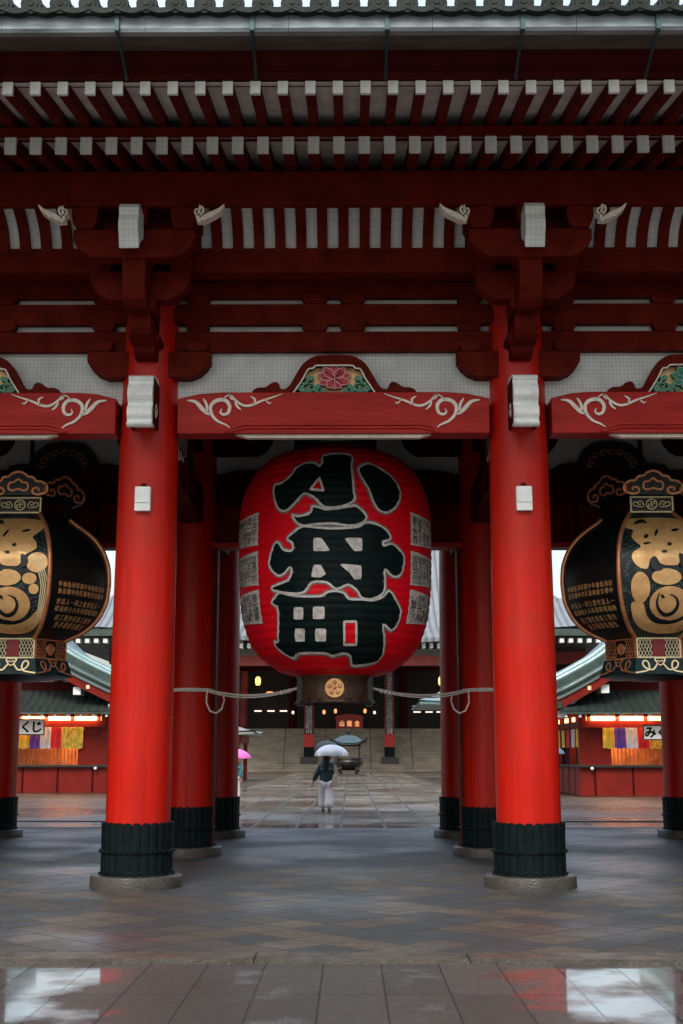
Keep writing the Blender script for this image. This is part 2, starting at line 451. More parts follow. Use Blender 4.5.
obj('bronze_sleeve', sleeve_mb(), SLEEVE, c0, origin=(0,0,0)); obj('stone_plinth', plinth_mb(), STONE, c0, origin=(0,0,0))
# the two above were built in the column's own coordinates
for ch in list(WP):
    if ch.parent == c0: ch.location = (0,0,0); WP[ch] = WP[c0]
def fix_local(o):
    pass
# column mesh itself was offset by its origin: rebuild in local coordinates
c0.data = column_shaft().mesh('column'); c0.data.materials.append(RED)
for yy in (Y1, Y2, Y3):
    for xx in COLX:
        if (xx, yy) == (COLX[1], Y1): continue
        dup(c0, (xx-COLX[1], yy-Y1, 0))

# ---- head beams with swelling profile and cream scrolls, one per bay of the front row
def scroll_strokes():
    """vine scroll, in metres from the beam end (x) and beam bottom (z)"""
    k = .01275
    def q(pts): return [((a/4.02 - 3)*k*1.08, (92.5 - b/4.02)*k*1.12) for a, b in pts]
    out = []
    out.append((smooth_loop(q([(216,358),(196,342),(165,328),(142,303),(138,272),(158,252),(190,250),(208,270),(204,296),(186,304),(174,294),(180,282)]),4,False), 0.047, True))
    out.append((smooth_loop(q([(48,250),(80,256),(104,280),(124,298),(140,303)]),4,False), 0.052, True))
    out.append((smooth_loop(q([(108,243),(122,266),(126,298)]),4,False), 0.034, True))
    out.append((smooth_loop(q([(176,250),(208,230),(232,252),(262,270),(292,268),(330,252),(368,240),(408,226)]),4,False), 0.031, True))
    out.append((smooth_loop(q([(286,236),(304,248),(296,268)]),3,False), 0.026, True))
    out.append((smooth_loop(q([(206,226),(214,240),(222,248)]),3,False), 0.034, True))
    out.append((smooth_loop(q([(228,252),(236,272),(252,286)]),3,False), 0.029, True))
    out.append((smooth_loop(q([(340,245),(356,262),(366,258)]),3,False), .018, True))
    return out
def head_beam(xa, xb, yc, zb, zt, name='head_beam', deco=True, m=None, depth=.30):
    """swelling rainbow beam between two columns"""
    e = .02; a = xa + e; b = xb - e
    poly = [(a, zb), (b, zb)]
    n = 14
    up = []
    for i in range(n+1):
        t = i/n; x = b + (a-b)*t
        s_ = min(t, 1-t)*2
        up.append((x, zt - .085*max(0, 1-s_/.28)**2))
    poly += up
    bm = MB().prism(poly, yc-depth, yc+(.02 if deco else depth))
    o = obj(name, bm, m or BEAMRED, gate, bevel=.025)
    if deco:
        L = b - a
        # raised lower moulding that turns down before the ends
        for k, (h, w, inset) in enumerate(((.115,.030,.76),(.070,.026,.80))):
            pts = [(a+inset-.14, zb+.012), (a+inset-.06, zb+h*.55), (a+inset+.10, zb+h)]
            pts = smooth_loop(pts, 4, False)
            full = pts + [(a+b-p[0], p[1]) for p in reversed(pts)]
            obj('beam_moulding', MB().ribbon(full, w, yc-depth-.022, yc-depth+.01), m or BEAMRED, o)
        under = MB().prism([(a+.9, zb-.045), (b-.9, zb-.045), (b-.75, zb-.002), (a+.75, zb-.002)], yc-depth+.06, yc-depth+.16)
        obj('underside_strip', under, SCROLL, o)
        for sgn in (1, -1):
            sm = MB()
            for pts, w, tp in scroll_strokes():
                pp = [((a + p[0]) if sgn > 0 else (b - p[0]), zb + p[1]) for p in pts]
                sm.ribbon(pp, w, yc-depth-.02, yc-depth+.005, taper=tp)
            obj('vine_scroll', sm, SCROLL, o)
    return o
ZB, ZT = ZZ(433, 15.5), ZZ(392, 15.5)
bays = [(-XO_,-2.4), (-2.4,2.4), (2.4,XO_)]
R0 = .375
for xa, xb in bays:
    head_beam(xa+R0, xb-R0, Y1, ZB, ZT)
# outermost bays stay beyond the picture: plain beams
for xa, xb in ((-11.3,-XO_),(XO_,11.3)):
    head_beam(xa, xb-R0 if xb>0 else xb-R0, Y1, ZB, ZT, deco=False) if xa<0 else head_beam(xa+R0, xb, Y1, ZB, ZT, deco=False)

# ---- frog-leg struts with the lotus carving
def sym(pts): return pts + [(-x, z) for x, z in reversed(pts) if abs(x) > 1e-6]
CARVEGOLD = mat('carving_gilt_ground', (.78,.50,.24), .5, metal=.25, var=.2, vscale=8)
LEAF = mat('carving_green', (.015,.20,.12), .5, var=.3, vscale=9)
LEAFPALE = mat('carving_pale_green', (.22,.42,.32), .5, var=.2)
PETAL = mat('carving_lotus_red', (.42,.015,.035), .5, var=.2, vscale=10)
PETALE = mat('carving_lotus_pink', (.80,.42,.46), .55)
def frog_leg(xc, yc, zb, green_centre=False):
    k = .01275/4.02
    def q(pts): return [((a-659)*k, zb + (206-b)*k*1.03) for a, b in pts]
    outer = smooth_loop(q([(322,206),(330,192),(350,182),(380,180),(402,164),(424,160),(436,172),(441,186),(458,188),(478,172),(502,130),(530,86),(560,62),(590,50)]), 3, False)
    outer = outer + q([(659,46)])
    inner = smooth_loop(q([(492,206),(512,176),(532,146),(546,118),(556,106),(572,104),(582,94),(600,92)]), 3, False) + q([(659,92)])
    O = sym(outer); I = sym(inner)
    poly = O
    mb = MB().prism([(x+xc, z) for x, z in O], yc-.26, yc-.10, holes=[[(x+xc, z+.004) for x, z in I]])
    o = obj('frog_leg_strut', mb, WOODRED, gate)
    obj('carving_ground', MB().prism([(x*1.02+xc, z) for x, z in I], yc-.15, yc-.12), CARVEGOLD, o)
    n = len(inner)
    rim = [(x+xc, z) for x, z in I]
    obj('cream_rim', MB().ribbon(rim, .016, yc-.275, yc-.25), SCROLL, o)
    # lotus
    pet = MB(); pe = MB()
    cz = zb + .19
    kinds = [(0,.17,.050),(38,.16,.045),(-38,.16,.045),(70,.165,.042),(-70,.165,.042),(105,.15,.040),(-105,.15,.040),(145,.11,.040),(-145,.11,.040),(180,.10,.045)]
    for j, (deg, L_, w) in enumerate(kinds):
        a = math.radians(deg); dx, dz = sin(a), cos(a); px, pz = cos(a), -sin(a)
        L_ *= 1.38; w *= 1.35
        sh = [(0,-.2),(.5,-1),(.78,-.7),(1,0),(.78,.7),(.5,1),(0,.2)]
        yy = yc-.20 - .006*(j % 3)
        if not green_centre or j % 2 == 0:
            pts = [(xc+dx*L_*t+px*w*s_, cz+dz*L_*t*.92+pz*w*s_) for t, s_ in sh]
            pet.prism(pts, yy-.03, yy+.06)
            pe.ribbon(pts, .009, yy-.036, yy-.028, closed=True)
    obj('lotus_flower', pet, LEAF if green_centre else PETAL, o); obj('petal_edges', pe, LEAFPALE if green_centre else PETALE, o)
    for sg in (-1, 1):
        lf = MB(); lv = MB()
        for cx_, cz_, r in ((.395,.175,.062),(.30,.085,.058),(.21,.10,.03),(.42,.06,.035),(.15,.045,.03)):
            pts = [(xc+sg*(cx_+r*(1-.055*i)*cos(i*.62+.8)), zb+cz_+r*(1-.055*i)*sin(i*.62+.8)) for i in range(13)]
            lf.ribbon(pts, .036, yc-.235, yc-.16, taper=True); lv.ribbon(pts, .008, yc-.243, yc-.236)
        for cx_, cz_, L_, a in ((.45,.085,.15,-.5),(.36,.04,.13,.2),(.235,.05,.10,.9),(.30,.21,.09,2.4)):
            c, s_ = cos(a), sin(a)
            pts = [(xc+sg*(cx_+c*t*L_-s_*w*.035), zb+cz_+s_*t*L_+c*w*.035) for t, w in ((-.5,0),(-.15,1),(.2,.8),(.5,0),(.2,-.8),(-.15,-1))]
            lf.prism(pts, yc-.23, yc-.16); lv.ribbon([pts[0], pts[3]], .007, yc-.238, yc-.23)
        q_ = obj('carved_leaves', lf, LEAF, o); obj('leaf_edges', lv, LEAFPALE, o)
    return o
frog_leg(0.01, Y1, ZT-.004); frog_leg(-4.59, Y1, ZT-.004, True); frog_leg(4.59, Y1, ZT-.004, True)

# ---- wall plane above the beam: plaster and horizontal ties
YW = Y1 - .12
tiers = [(331.5,351),(304,324),(270,297.5)]
YF = Y1 - .17
tz = [(ZZ(b, YF), ZZ(a, YF)) for a, b in tiers]
pl = MB().box(-11.3, 11.3, Y1-.05, Y1+.05, ZT-.10, 8.35)
obj('plaster_wall', pl, PLASTER, gate)
for z0, z1 in tz:
    obj('wall_tie_beam', MB().box(-11.3, 11.3, YF, Y1-.06, z0, z1, .012), WOODRED, gate)

def arm_poly(xc, L, zb, zt):
    h = zt - zb
    r = [(L, zt), (L, zt-.38*h), (L-.05, zt-.62*h), (L-.14, zt-.86*h), (L-.26, zb)]
    return [(xc+x, z) for x, z in r] + [(xc-x, z) for x, z in reversed(r)]
def block_poly(xc, a, zb, zt):
    m = zb + (zt-zb)*.5
    return [(xc-a, zt), (xc+a, zt), (xc+a, m), (xc+a*.88, zb+(zt-zb)*.22), (xc+a*.66, zb), (xc-a*.66, zb), (xc-a*.88, zb+(zt-zb)*.22), (xc-a, m)]
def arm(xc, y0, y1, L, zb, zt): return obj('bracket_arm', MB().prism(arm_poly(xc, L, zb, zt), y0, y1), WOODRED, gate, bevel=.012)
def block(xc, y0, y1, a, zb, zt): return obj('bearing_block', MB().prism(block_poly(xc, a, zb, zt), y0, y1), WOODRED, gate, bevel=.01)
def nose_poly(y0, y1, zb, zt):
    # projecting arm, rounded under its front end (y0 is the front)
    h = zt-zb
    return [(y0, zt), (y1, zt), (y1, zb), (y0+.22, zb), (y0+.10, zb+.12*h), (y0+.03, zb+.34*h), (y0, zb+.6*h)]
YO = 14.3                       # outer purlin line
zb1 = tz[0][0]
for xc in COLX:
    # wall-plane arms and blocks
    arm(xc, Y1-.26, Y1-.02, .80, ZZ(377, Y1-.26), tz[0][0]-.03)
    for s_ in (-1, 1):
        for (za, zb_), off in zip(((tz[0][1], tz[1][0]), (tz[1][1], tz[2][0])), (.62, .62)):
            block(xc+s_*off, YF-.03, Y1-.06, .15, za, zb_)
            arm(xc+s_*.55, YF-.035, YF-.003, .40, zb_+.0, zb_+.20)
        block(xc+s_*.62, Y1-.28, Y1-.06, .15, tz[0][0]-.03, tz[0][0]+.10)
    # stepped arms towards the viewer
    steps = [(15.17, 355, 337), (14.75, 334, 303), (14.25, 300, 252)]
    for (yf, pb, pt), pr in zip(steps, (15.8, 15.8, 15.8)):
        z0, z1 = ZZ(pb, yf), ZZ(pt, yf)
        obj('projecting_arm', MB().prism(nose_poly(yf, Y1, z0, z1-.08), xc-.14, xc+.14, axis='x'), WOODRED, gate, bevel=.012)
        b = MB(); b.prism(block_poly(xc, .20, z1-.09, z1+.03), yf-.04, yf+.34)
        obj('bearing_block', b, WOODRED, gate, bevel=.01)
    # cross arms at the outer steps
    za, zb_ = ZZ(300, 14.75), ZZ(272, 14.75)
    arm(xc, 14.72, 14.96, .62, za, zb_)
    for s_ in (-1, 0, 1): block(xc+s_*.50, 14.69, 14.99, .15, zb_, zb_+.17)
    za, zb_ = ZZ(258, 14.3), ZZ(232, 14.3)
    arm(xc, 14.2, 14.44, .74, za-.02, zb_)
    for s_ in (-1, 0, 1): block(xc+s_*.60, 14.16, 14.48, .16, zb_, ZZ(203, 14.2))
    arm(xc, 14.55, 14.7, .78, ZZ(247, 14.6), ZZ(222, 14.6))
    # white painted tail nose under the outer purlin
    z0, z1 = ZZ(246, 13.8), ZZ(205, 13.8)
    pf = [(13.98, z1+.06),(13.86, z1+.05),(13.80, z1-.02),(13.83, z1-.10),(13.79, z1-.18),(13.80, z1-.27),(13.85, z1-.36),(13.90,z0+.02),(14.0, z0+.14),(14.2, z0+.26),(14.2, z1+.04)]
    obj('white_tail_nose', MB().prism(pf, xc-.118, xc+.118, axis='x'), WHITEN, gate, bevel=.01)
    # white carved beam nose in front of the column head
    z0, z1 = ZZ(425, 15.0), ZZ(375, 15.0)
    H = z1-z0
    pf = smooth_loop([(15.5, z1+.02),(15.12, z1+.03),(15.0, z1-.03),(15.03, z1-.12*H),(14.97, z1-.25*H),(14.95, z1-.42*H),(15.02, z1-.56*H),(14.96, z1-.66*H),(14.95, z1-.80*H),(15.0, z1-.90*H),(14.95, z0+.02),(15.02, z0-.02),(15.2, z0+.06),(15.5, z0+.14)], 3)
    nz = obj('carved_beam_nose', MB().prism(pf, xc-.155, xc+.155, axis='x'), WHITE, gate)
    for s_ in (-1, 1):
        sc = MB(); fr = MB()
        sp_ = [(15.22+.10*(1-.06*i)*cos(i*.55), z0+.22+.13*(1-.06*i)*sin(i*.55)) for i in range(14)]
        t = MB().ribbon(sp_, .022, -.012, .012)
        sc._m(t, lambda p: (xc+s_*.160+p[1], p[0], p[2]))
        t = MB().box(15.05, 15.5, -.010, .010, z0+.05, z1-.02)
        fr._m(t, lambda p: (xc+s_*.156+p[1], p[0], p[2]))
        obj('red_cheek', fr, DARKRED, nz); obj('nose_scroll', sc, SCROLL, nz)
# mid-bay blocks between the ties
for xa, xb in bays:
    xm = (xa+xb)/2
    for (za, zb_) in ((tz[0][1], tz[1][0]), (tz[1][1], tz[2][0])):
        for s_ in (-1, 1): block(xm+s_*.25, YF-.03, Y1-.06, .17, za, zb_+.06)

# ---- outer tie, slat cove, purlin
obj('outer_tie_beam', MB().box(-11.5, 11.5, 14.98, 15.22, ZZ(272, 14.98), ZZ(248, 14.98), .012), WOODRED, gate)
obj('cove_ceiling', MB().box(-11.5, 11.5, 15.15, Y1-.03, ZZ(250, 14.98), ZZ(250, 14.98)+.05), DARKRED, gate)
zc0, zc1 = ZZ(249, 14.98), ZZ(205, 14.5)
cv = [(14.99, zc0-.02), (14.93, zc0+.12), (14.78, zc0+(zc1-zc0)*.72), (14.42, zc1+.06)]
cv = smooth_loop(cv, 4, False)
back = [(y+.05, z+.035) for y, z in cv]
obj('cove_board', MB().prism(cv_b := [(y+.03, z+.02) for y, z in cv] + [(y+.08, z+.06) for y, z in reversed(cv)], -11.5, 11.5, axis='x'), WHITEN, gate)
SP = .268
for ka, kb_ in ((-11.3,-XO_),(-XO_,-2.4),(-2.4,2.4),(2.4,XO_),(XO_,11.3)):
    sl = MB(); n_ = int((kb_-ka-1.2)/SP); xs0 = (ka+kb_)/2-n_*SP/2
    for i in range(n_+1):
        x = xs0+i*SP
        sl.prism([(y-.03, z-.02) for y, z in cv] + [(y+.04, z+.03) for y, z in reversed(cv)], x-.065, x+.065, axis='x')
    obj('cove_slats', sl, WOODRED, gate)
for c in COLX: obj('cove_shoulder', MB().prism([(y-.035, z-.03) for y, z in cv] + [(y+.02, z+.02) for y, z in reversed(cv)], c-.60, c+.60, axis='x'), WOODRED, gate)
pz0, pz1 = ZZ(201, 14.15), ZZ(171, 14.15)
obj('outer_purlin', MB().box(-12, 12, 14.15, 14.33, pz0, pz1, .03), WOODRED, gate)
obj('purlin_rail', MB().box(-12, 12, 14.12, 14.2, ZZ(208, 14.2), pz0-.003, .01), WOODRED, gate)

# ---- white swirl ornaments either side of each bracket
def swirl(xc, sg):
    """curl beside the bracket, leaf tip pointing away from it (sg: outward direction)"""
    mb = MB(); zc = ZZ(213, 13.95)
    curl = [(xc+sg*(.0+.075*(1-.058*i)*cos(-1.2+i*.5)), zc+.035+.075*(1-.058*i)*sin(-1.2+i*.5)*-1) for i in range(15)]
    pts = list(reversed(curl)) + [(xc+sg*.0, zc-.075), (xc+sg*.06, zc-.06), (xc+sg*.13, zc-.02), (xc+sg*.21, zc+.02), (xc+sg*.27, zc+.06), (xc+sg*.31, zc+.115)]
    w = [.012+.0010*i for i in range(15)] + [.035,.055,.062,.055,.04,.012]
    mb.ribbon(pts, w, 13.95, 14.10)
    for a, b in ((.02,-.085),(.09,-.055),(.17,-.02)): mb.ball((xc+sg*a, 13.96, zc+b), .026, .02, .028, 8, 6)
    return obj('white_swirl_ornament', mb, SCROLL, gate)
for c in COLX:
    for s_ in (-1, 1): swirl(c + s_*.80, s_)

# ---- rafters
RS = .291
def rafter_set(yf, pt, pb, w, ylen, slope, name, wm):
    z1, z0 = ZZ(pt, yf), ZZ(pb, yf)
    proto = None
    for i in range(-27, 28):
        x = .09 + i*RS
        if proto is None:
            p = [(0, z0), (0, z1), (ylen, z1+slope*ylen), (ylen, z0+slope*ylen)]
            mb = MB().prism(p, -w/2, w/2, axis='x')
            proto = obj(name, MB(), None, gate, origin=(x, yf, 0))
            proto.data = mb.mesh(name); proto.data.materials.append(WOODRED)
            cap = obj('white_rafter_end', MB(), None, proto)
            cap.data = MB().box(-w/2-.002, w/2+.002, -.012, .03, z0-.002, z1+.002).mesh('white_rafter_end'); cap.data.materials.append(wm)
            x0_ = x
        else: dup(proto, (x-x0_, 0, 0))
    return z0, z1
uz0, uz1 = rafter_set(12.1, 81.5, 93.5, .104, 2.2, .22, 'flying_rafter', WHITE)
lz0, lz1 = rafter_set(13.3, 137, 152.5, .128, 2.4, .26, 'base_rafter', WHITEN)
def slopebox(y0, y1, za, zb_, th, x=12): return MB().prism([(y0, za), (y1, zb_), (y1, zb_+th), (y0, za+th)], -x, x, axis='x')
obj('upper_roof_boards', slopebox(12.13, 14.3, uz1+.004, uz1+.004+.22*2.17, .03), BOARD, gate)
obj('lower_roof_boards', slopebox(13.33, 15.7, lz1+.004, lz1+.004+.26*2.37, .03), BOARD, gate)
obj('rafter_tie_board', MB().box(-12, 12, 13.25, 13.42, lz1+.006, lz1+.105, .01), WOODRED, gate)
fz = ZZ(50, 11.95)
obj('eave_fascia', MB().prism([(12.06, uz1+.004), (11.93, fz), (12.12, fz+.02), (12.26, uz1+.03)], -12, 12, axis='x'), DARKRED, gate)
obj('eave_batten', MB().box(-12, 12, 11.99, 12.10, (uz1*.72+fz*.28)-.01, (uz1*.72+fz*.28)+.015), DARKRED, gate)
g0, g1 = ZZ(34, 11.5), ZZ(14.5, 11.5)
obj('eave_board', MB().prism([(11.93, ZZ(50, 11.93)), (11.55, ZZ(35, 11.55)), (11.55, ZZ(33, 11.62)+.05), (12.0, ZZ(50, 11.93)+.05)], -12, 12, axis='x'), EAVEBOARD, gate)
gb = MB()
gx = -12
for j in range(17):
    gb.prism([(11.44, g1), (11.42, g1-.02), (11.43, g0+.03), (11.455, g0), (11.53, g0), (11.53, g0+.02), (11.47, g0+.02), (11.45, g0+.05), (11.45, g1)], gx+.002, gx+1.448, axis='x'); gx += 1.45
gut = obj('rain_gutter', gb, GUTTER, gate)
for i in range(-6, 7):
    xk = XX(252, 11.4, 24) + i*1.36
    st = MB().box(xk-.022, xk+.022, 11.385, 11.42, g0-.02, g1+.01)
    st.hexa([(xk-.02,11.40,g0-.03),(xk+.02,11.40,g0-.03),(xk+.02,11.44,g0-.03),(xk-.02,11.44,g0-.03),(xk-.02,11.40,g0+.01),(xk+.02,11.40,g0+.01),(xk+.02,11.44,g0+.01),(xk-.02,11.44,g0+.01)])
    st.tube([(xk, 11.42, g0-.01), (xk, 11.55, g0-.03), (xk, 12.02, uz1-.02)], .016, 6)
    obj('gutter_strap', st, STRAP, gut)

# ---- roof
ez = ZZ(-.5, 11.35)
def roofz(y): 
    d = y-11.35; return ez-.09 + .36*d + .012*d*d
rf = MB(); ys = [11.4+i*.9 for i in range(11)]
for a, b in zip(ys, ys[1:]):
    rf.hexa([(-12.5,a,roofz(a)-.06),(12.5,a,roofz(a)-.06),(12.5,b,roofz(b)-.06),(-12.5,b,roofz(b)-.06),(-12.5,a,roofz(a)),(12.5,a,roofz(a)),(12.5,b,roofz(b)),(-12.5,b,roofz(b))])
yb = ys[-1]; zr = roofz(yb)
rf.hexa([(-12.5,yb,zr-.1),(12.5,yb,zr-.1),(12.5,31.5,9.0),(-12.5,31.5,9.0),(-12.5,yb,zr),(12.5,yb,zr),(12.5,31.5,9.15),(-12.5,31.5,9.15)])
rf.box(-12.5, 12.5, 15.6, 28.4, 8.9, 9.0)
obj('roof', rf, TILE, gate)
rolls = MB(); pans = MB()
x = -12.3
while x < 12.3:
    rolls.tube([(x, y, roofz(y)+.05) for y in (11.36, 12.5, 14, 16.5)], .088, 12)
    # stamped end disc
    zc = roofz(11.36)+.05
    for r, t in ((.112,.02),(.074,.032),(.034,.04)):
        rolls.cyl((x, 11.37, zc), (x, 11.36-t, zc), r, r*.96, 20)
    # drooping pan tile front
    for i in range(8):
        a0, a1 = i/8, (i+1)/8
        f = lambda t: -.04*sin(PI*t)
        xa_, xb_ = x+.291*a0, x+.291*a1
        p = [(xa_, zc-.075+f(a0)), (xb_, zc-.075+f(a1)), (xb_, zc-.015+f(a1)), (xa_, zc-.015+f(a0))]
        pans.prism(p, 11.33, 11.5)
    pans.prism([(x+.02, zc-.04), (x+.27, zc-.04), (x+.27, zc-.06), (x+.145, zc-.09), (x+.02, zc-.06)], 11.40, 12.0)
    pans.prism([(x+.05, zc-.04), (x+.24, zc-.04), (x+.235, zc+.035), (x+.055, zc+.035)], 11.52, 11.9)
    x += .291
obj('roof_tile_rolls', rolls, TILE, gate); obj('pan_tile_edge', pans, TILE, gate)

# ---- inside: longitudinal beams, second row, ceiling
for xc in COLX:
    lb = obj('passage_beam', MB().box(-.19, .19, Y1+.36, Y2-.36, 5.35, 5.95, .03).mapped(lambda x, y, z: (x+xc, y, z)), WOODRED, gate)
    scm = MB()
    for s_ in (-1, 1):
        for pts, w, tp in scroll_strokes():
            t = MB().ribbon([(Y1+.5+p[0]*1.1, 5.38+p[1]) for p in pts], w, -.012, .012, taper=tp)
            scm._m(t, lambda p: (xc+s_*.196+p[1], p[0], p[2]))
    obj('vine_scroll', scm, SCROLL, lb)
    obj('passage_beam', MB().box(xc-.19, xc+.19, Y2+.36, Y3-.36, 5.5, 6.05, .03), WOODRED, gate)
    obj('upper_passage_beam', MB().box(xc-.16, xc+.16, Y1+.1, Y3, 6.55, 6.95, .02), DARKRED, gate)
    for ya in (Y1+1.2, Y2-1.2): obj('passage_strut', MB().prism([(ya-.28,5.95),(ya+.28,5.95),(ya+.14,6.2),(ya+.1,6.55),(ya-.1,6.55),(ya-.14,6.2)], xc-.10, xc+.10, axis='x'), WOODRED, gate)
    obj('passage_plaster', MB().box(xc-.03, xc+.03, Y1+.4, Y2-.4, 5.95, 6.55), PLASTER, gate)
LZ = ZZ(548, Y2-.1)
allb = [(-11.3,-XO_)] + bays + [(XO_,11.3)]
for xa, xb in allb:
    a, b = xa+.36, xb-.36
    h0, h1 = ZZ(505, Y2-.12), ZZ(470, Y2-.2)
    hd = obj('door_header', MB().box(a, b, Y2-.12, Y2+.12, LZ+.08, h0, .01), WOODRED, gate)
    ln = MB().box(a-.02, b+.02, Y2-.17, Y2+.17, LZ, LZ+.08, .012)
    obj('door_lintel', ln, BEAMRED, hd)
    for xm in (a-.01, b-.065): obj('door_jamb', MB().box(xm, xm+.075, Y2-.15, Y2+.15, .028, LZ-.003, .01), WOODRED, hd)
    for i in range(1, 6):
        xx = a+(b-a)*i/6; obj('header_stile', MB().box(xx-.035, xx+.035, Y2-.15, Y2-.12, LZ+.083, h0-.003), DARKRED, hd)
    head_beam(a+.0, b-.0, Y2, h0+.003, h1, deco=False, m=DARKRED, depth=.22)
    obj('inner_plaster', MB().box(a, b, Y2-.04, Y2+.04, h1-.05, 7.25), PLASTER, gate)
    for xe, sg in ((a, 1), (b, -1)):
        obj('inner_bracket_arm', MB().prism(arm_poly(xe+sg*.1, .85, ZZ(455, Y2-.2), ZZ(440, Y2-.2)+.15), Y2-.2, Y2-.045), DARKRED, gate)
    obj('inner_upper_beam', MB().box(a, b, Y2-.18, Y2+.18, 7.05, 7.4), DARKRED, gate)
    # frog-leg strut on the inner beam, dark
    xm = (a+b)/2
    pts = sym([(-.95,h1-.01),(-.9,h1+.08),(-.7,h1+.12),(-.6,h1+.1),(-.48,h1+.32),(-.3,h1+.46),(0,h1+.5)])
    fl = obj('inner_frog_leg_strut', MB().prism([(x_+xm, z_) for x_, z_ in pts], Y2-.2, Y2-.05), DARKWOOD, gate)
    sv = MB()
    for i in range(9):
        aa = PI*i/8; cx_, cz_ = xm+.36*cos(aa), h1+.08+.22*sin(aa)
        sv.ribbon([(cx_+.06*(1-.06*j)*cos(j*.7), cz_+.06*(1-.06*j)*sin(j*.7)) for j in range(9)], .014, Y2-.225, Y2-.2)
    obj('strut_carving', sv, COPPER, fl)
    head_beam(a, b, Y3, 6.0, 6.5, deco=False, m=WOODRED, depth=.22)
    obj('rear_plaster', MB().box(a, b, Y3-.04, Y3+.04, 6.4, 7.25), PLASTER, gate)
    obj('ceiling_cross_beam', MB().box(a, b, Y1+2.55, Y1+2.85, 6.75, 7.05, .02), DARKRED, gate)
cb = MB().box(-11.3, 11.3, Y1+.05, Y3+.3, 7.28, 7.34)
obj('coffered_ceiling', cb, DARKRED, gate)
cg = MB()
y = Y1+.5
while y < Y3: cg.box(-11.3, 11.3, y-.04, y+.04, 7.18, 7.277); y += .62
x = -11.1
while x < 11.2: cg.box(x-.04, x+.04, Y1+.1, Y3, 7.20, 7.276); x += .62
obj('ceiling_coffer_grid', cg, DARKWOOD, gate)
for sx in (-1, 1):
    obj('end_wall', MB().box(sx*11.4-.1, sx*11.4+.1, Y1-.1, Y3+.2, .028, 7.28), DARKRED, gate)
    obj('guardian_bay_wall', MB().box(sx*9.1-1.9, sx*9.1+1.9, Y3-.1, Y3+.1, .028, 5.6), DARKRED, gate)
    obj('guardian_bay_side', MB().box(sx*6.86-.05, sx*6.86+.05, Y1+.4, Y2-.4, .028, 5.35), DARKRED, gate)
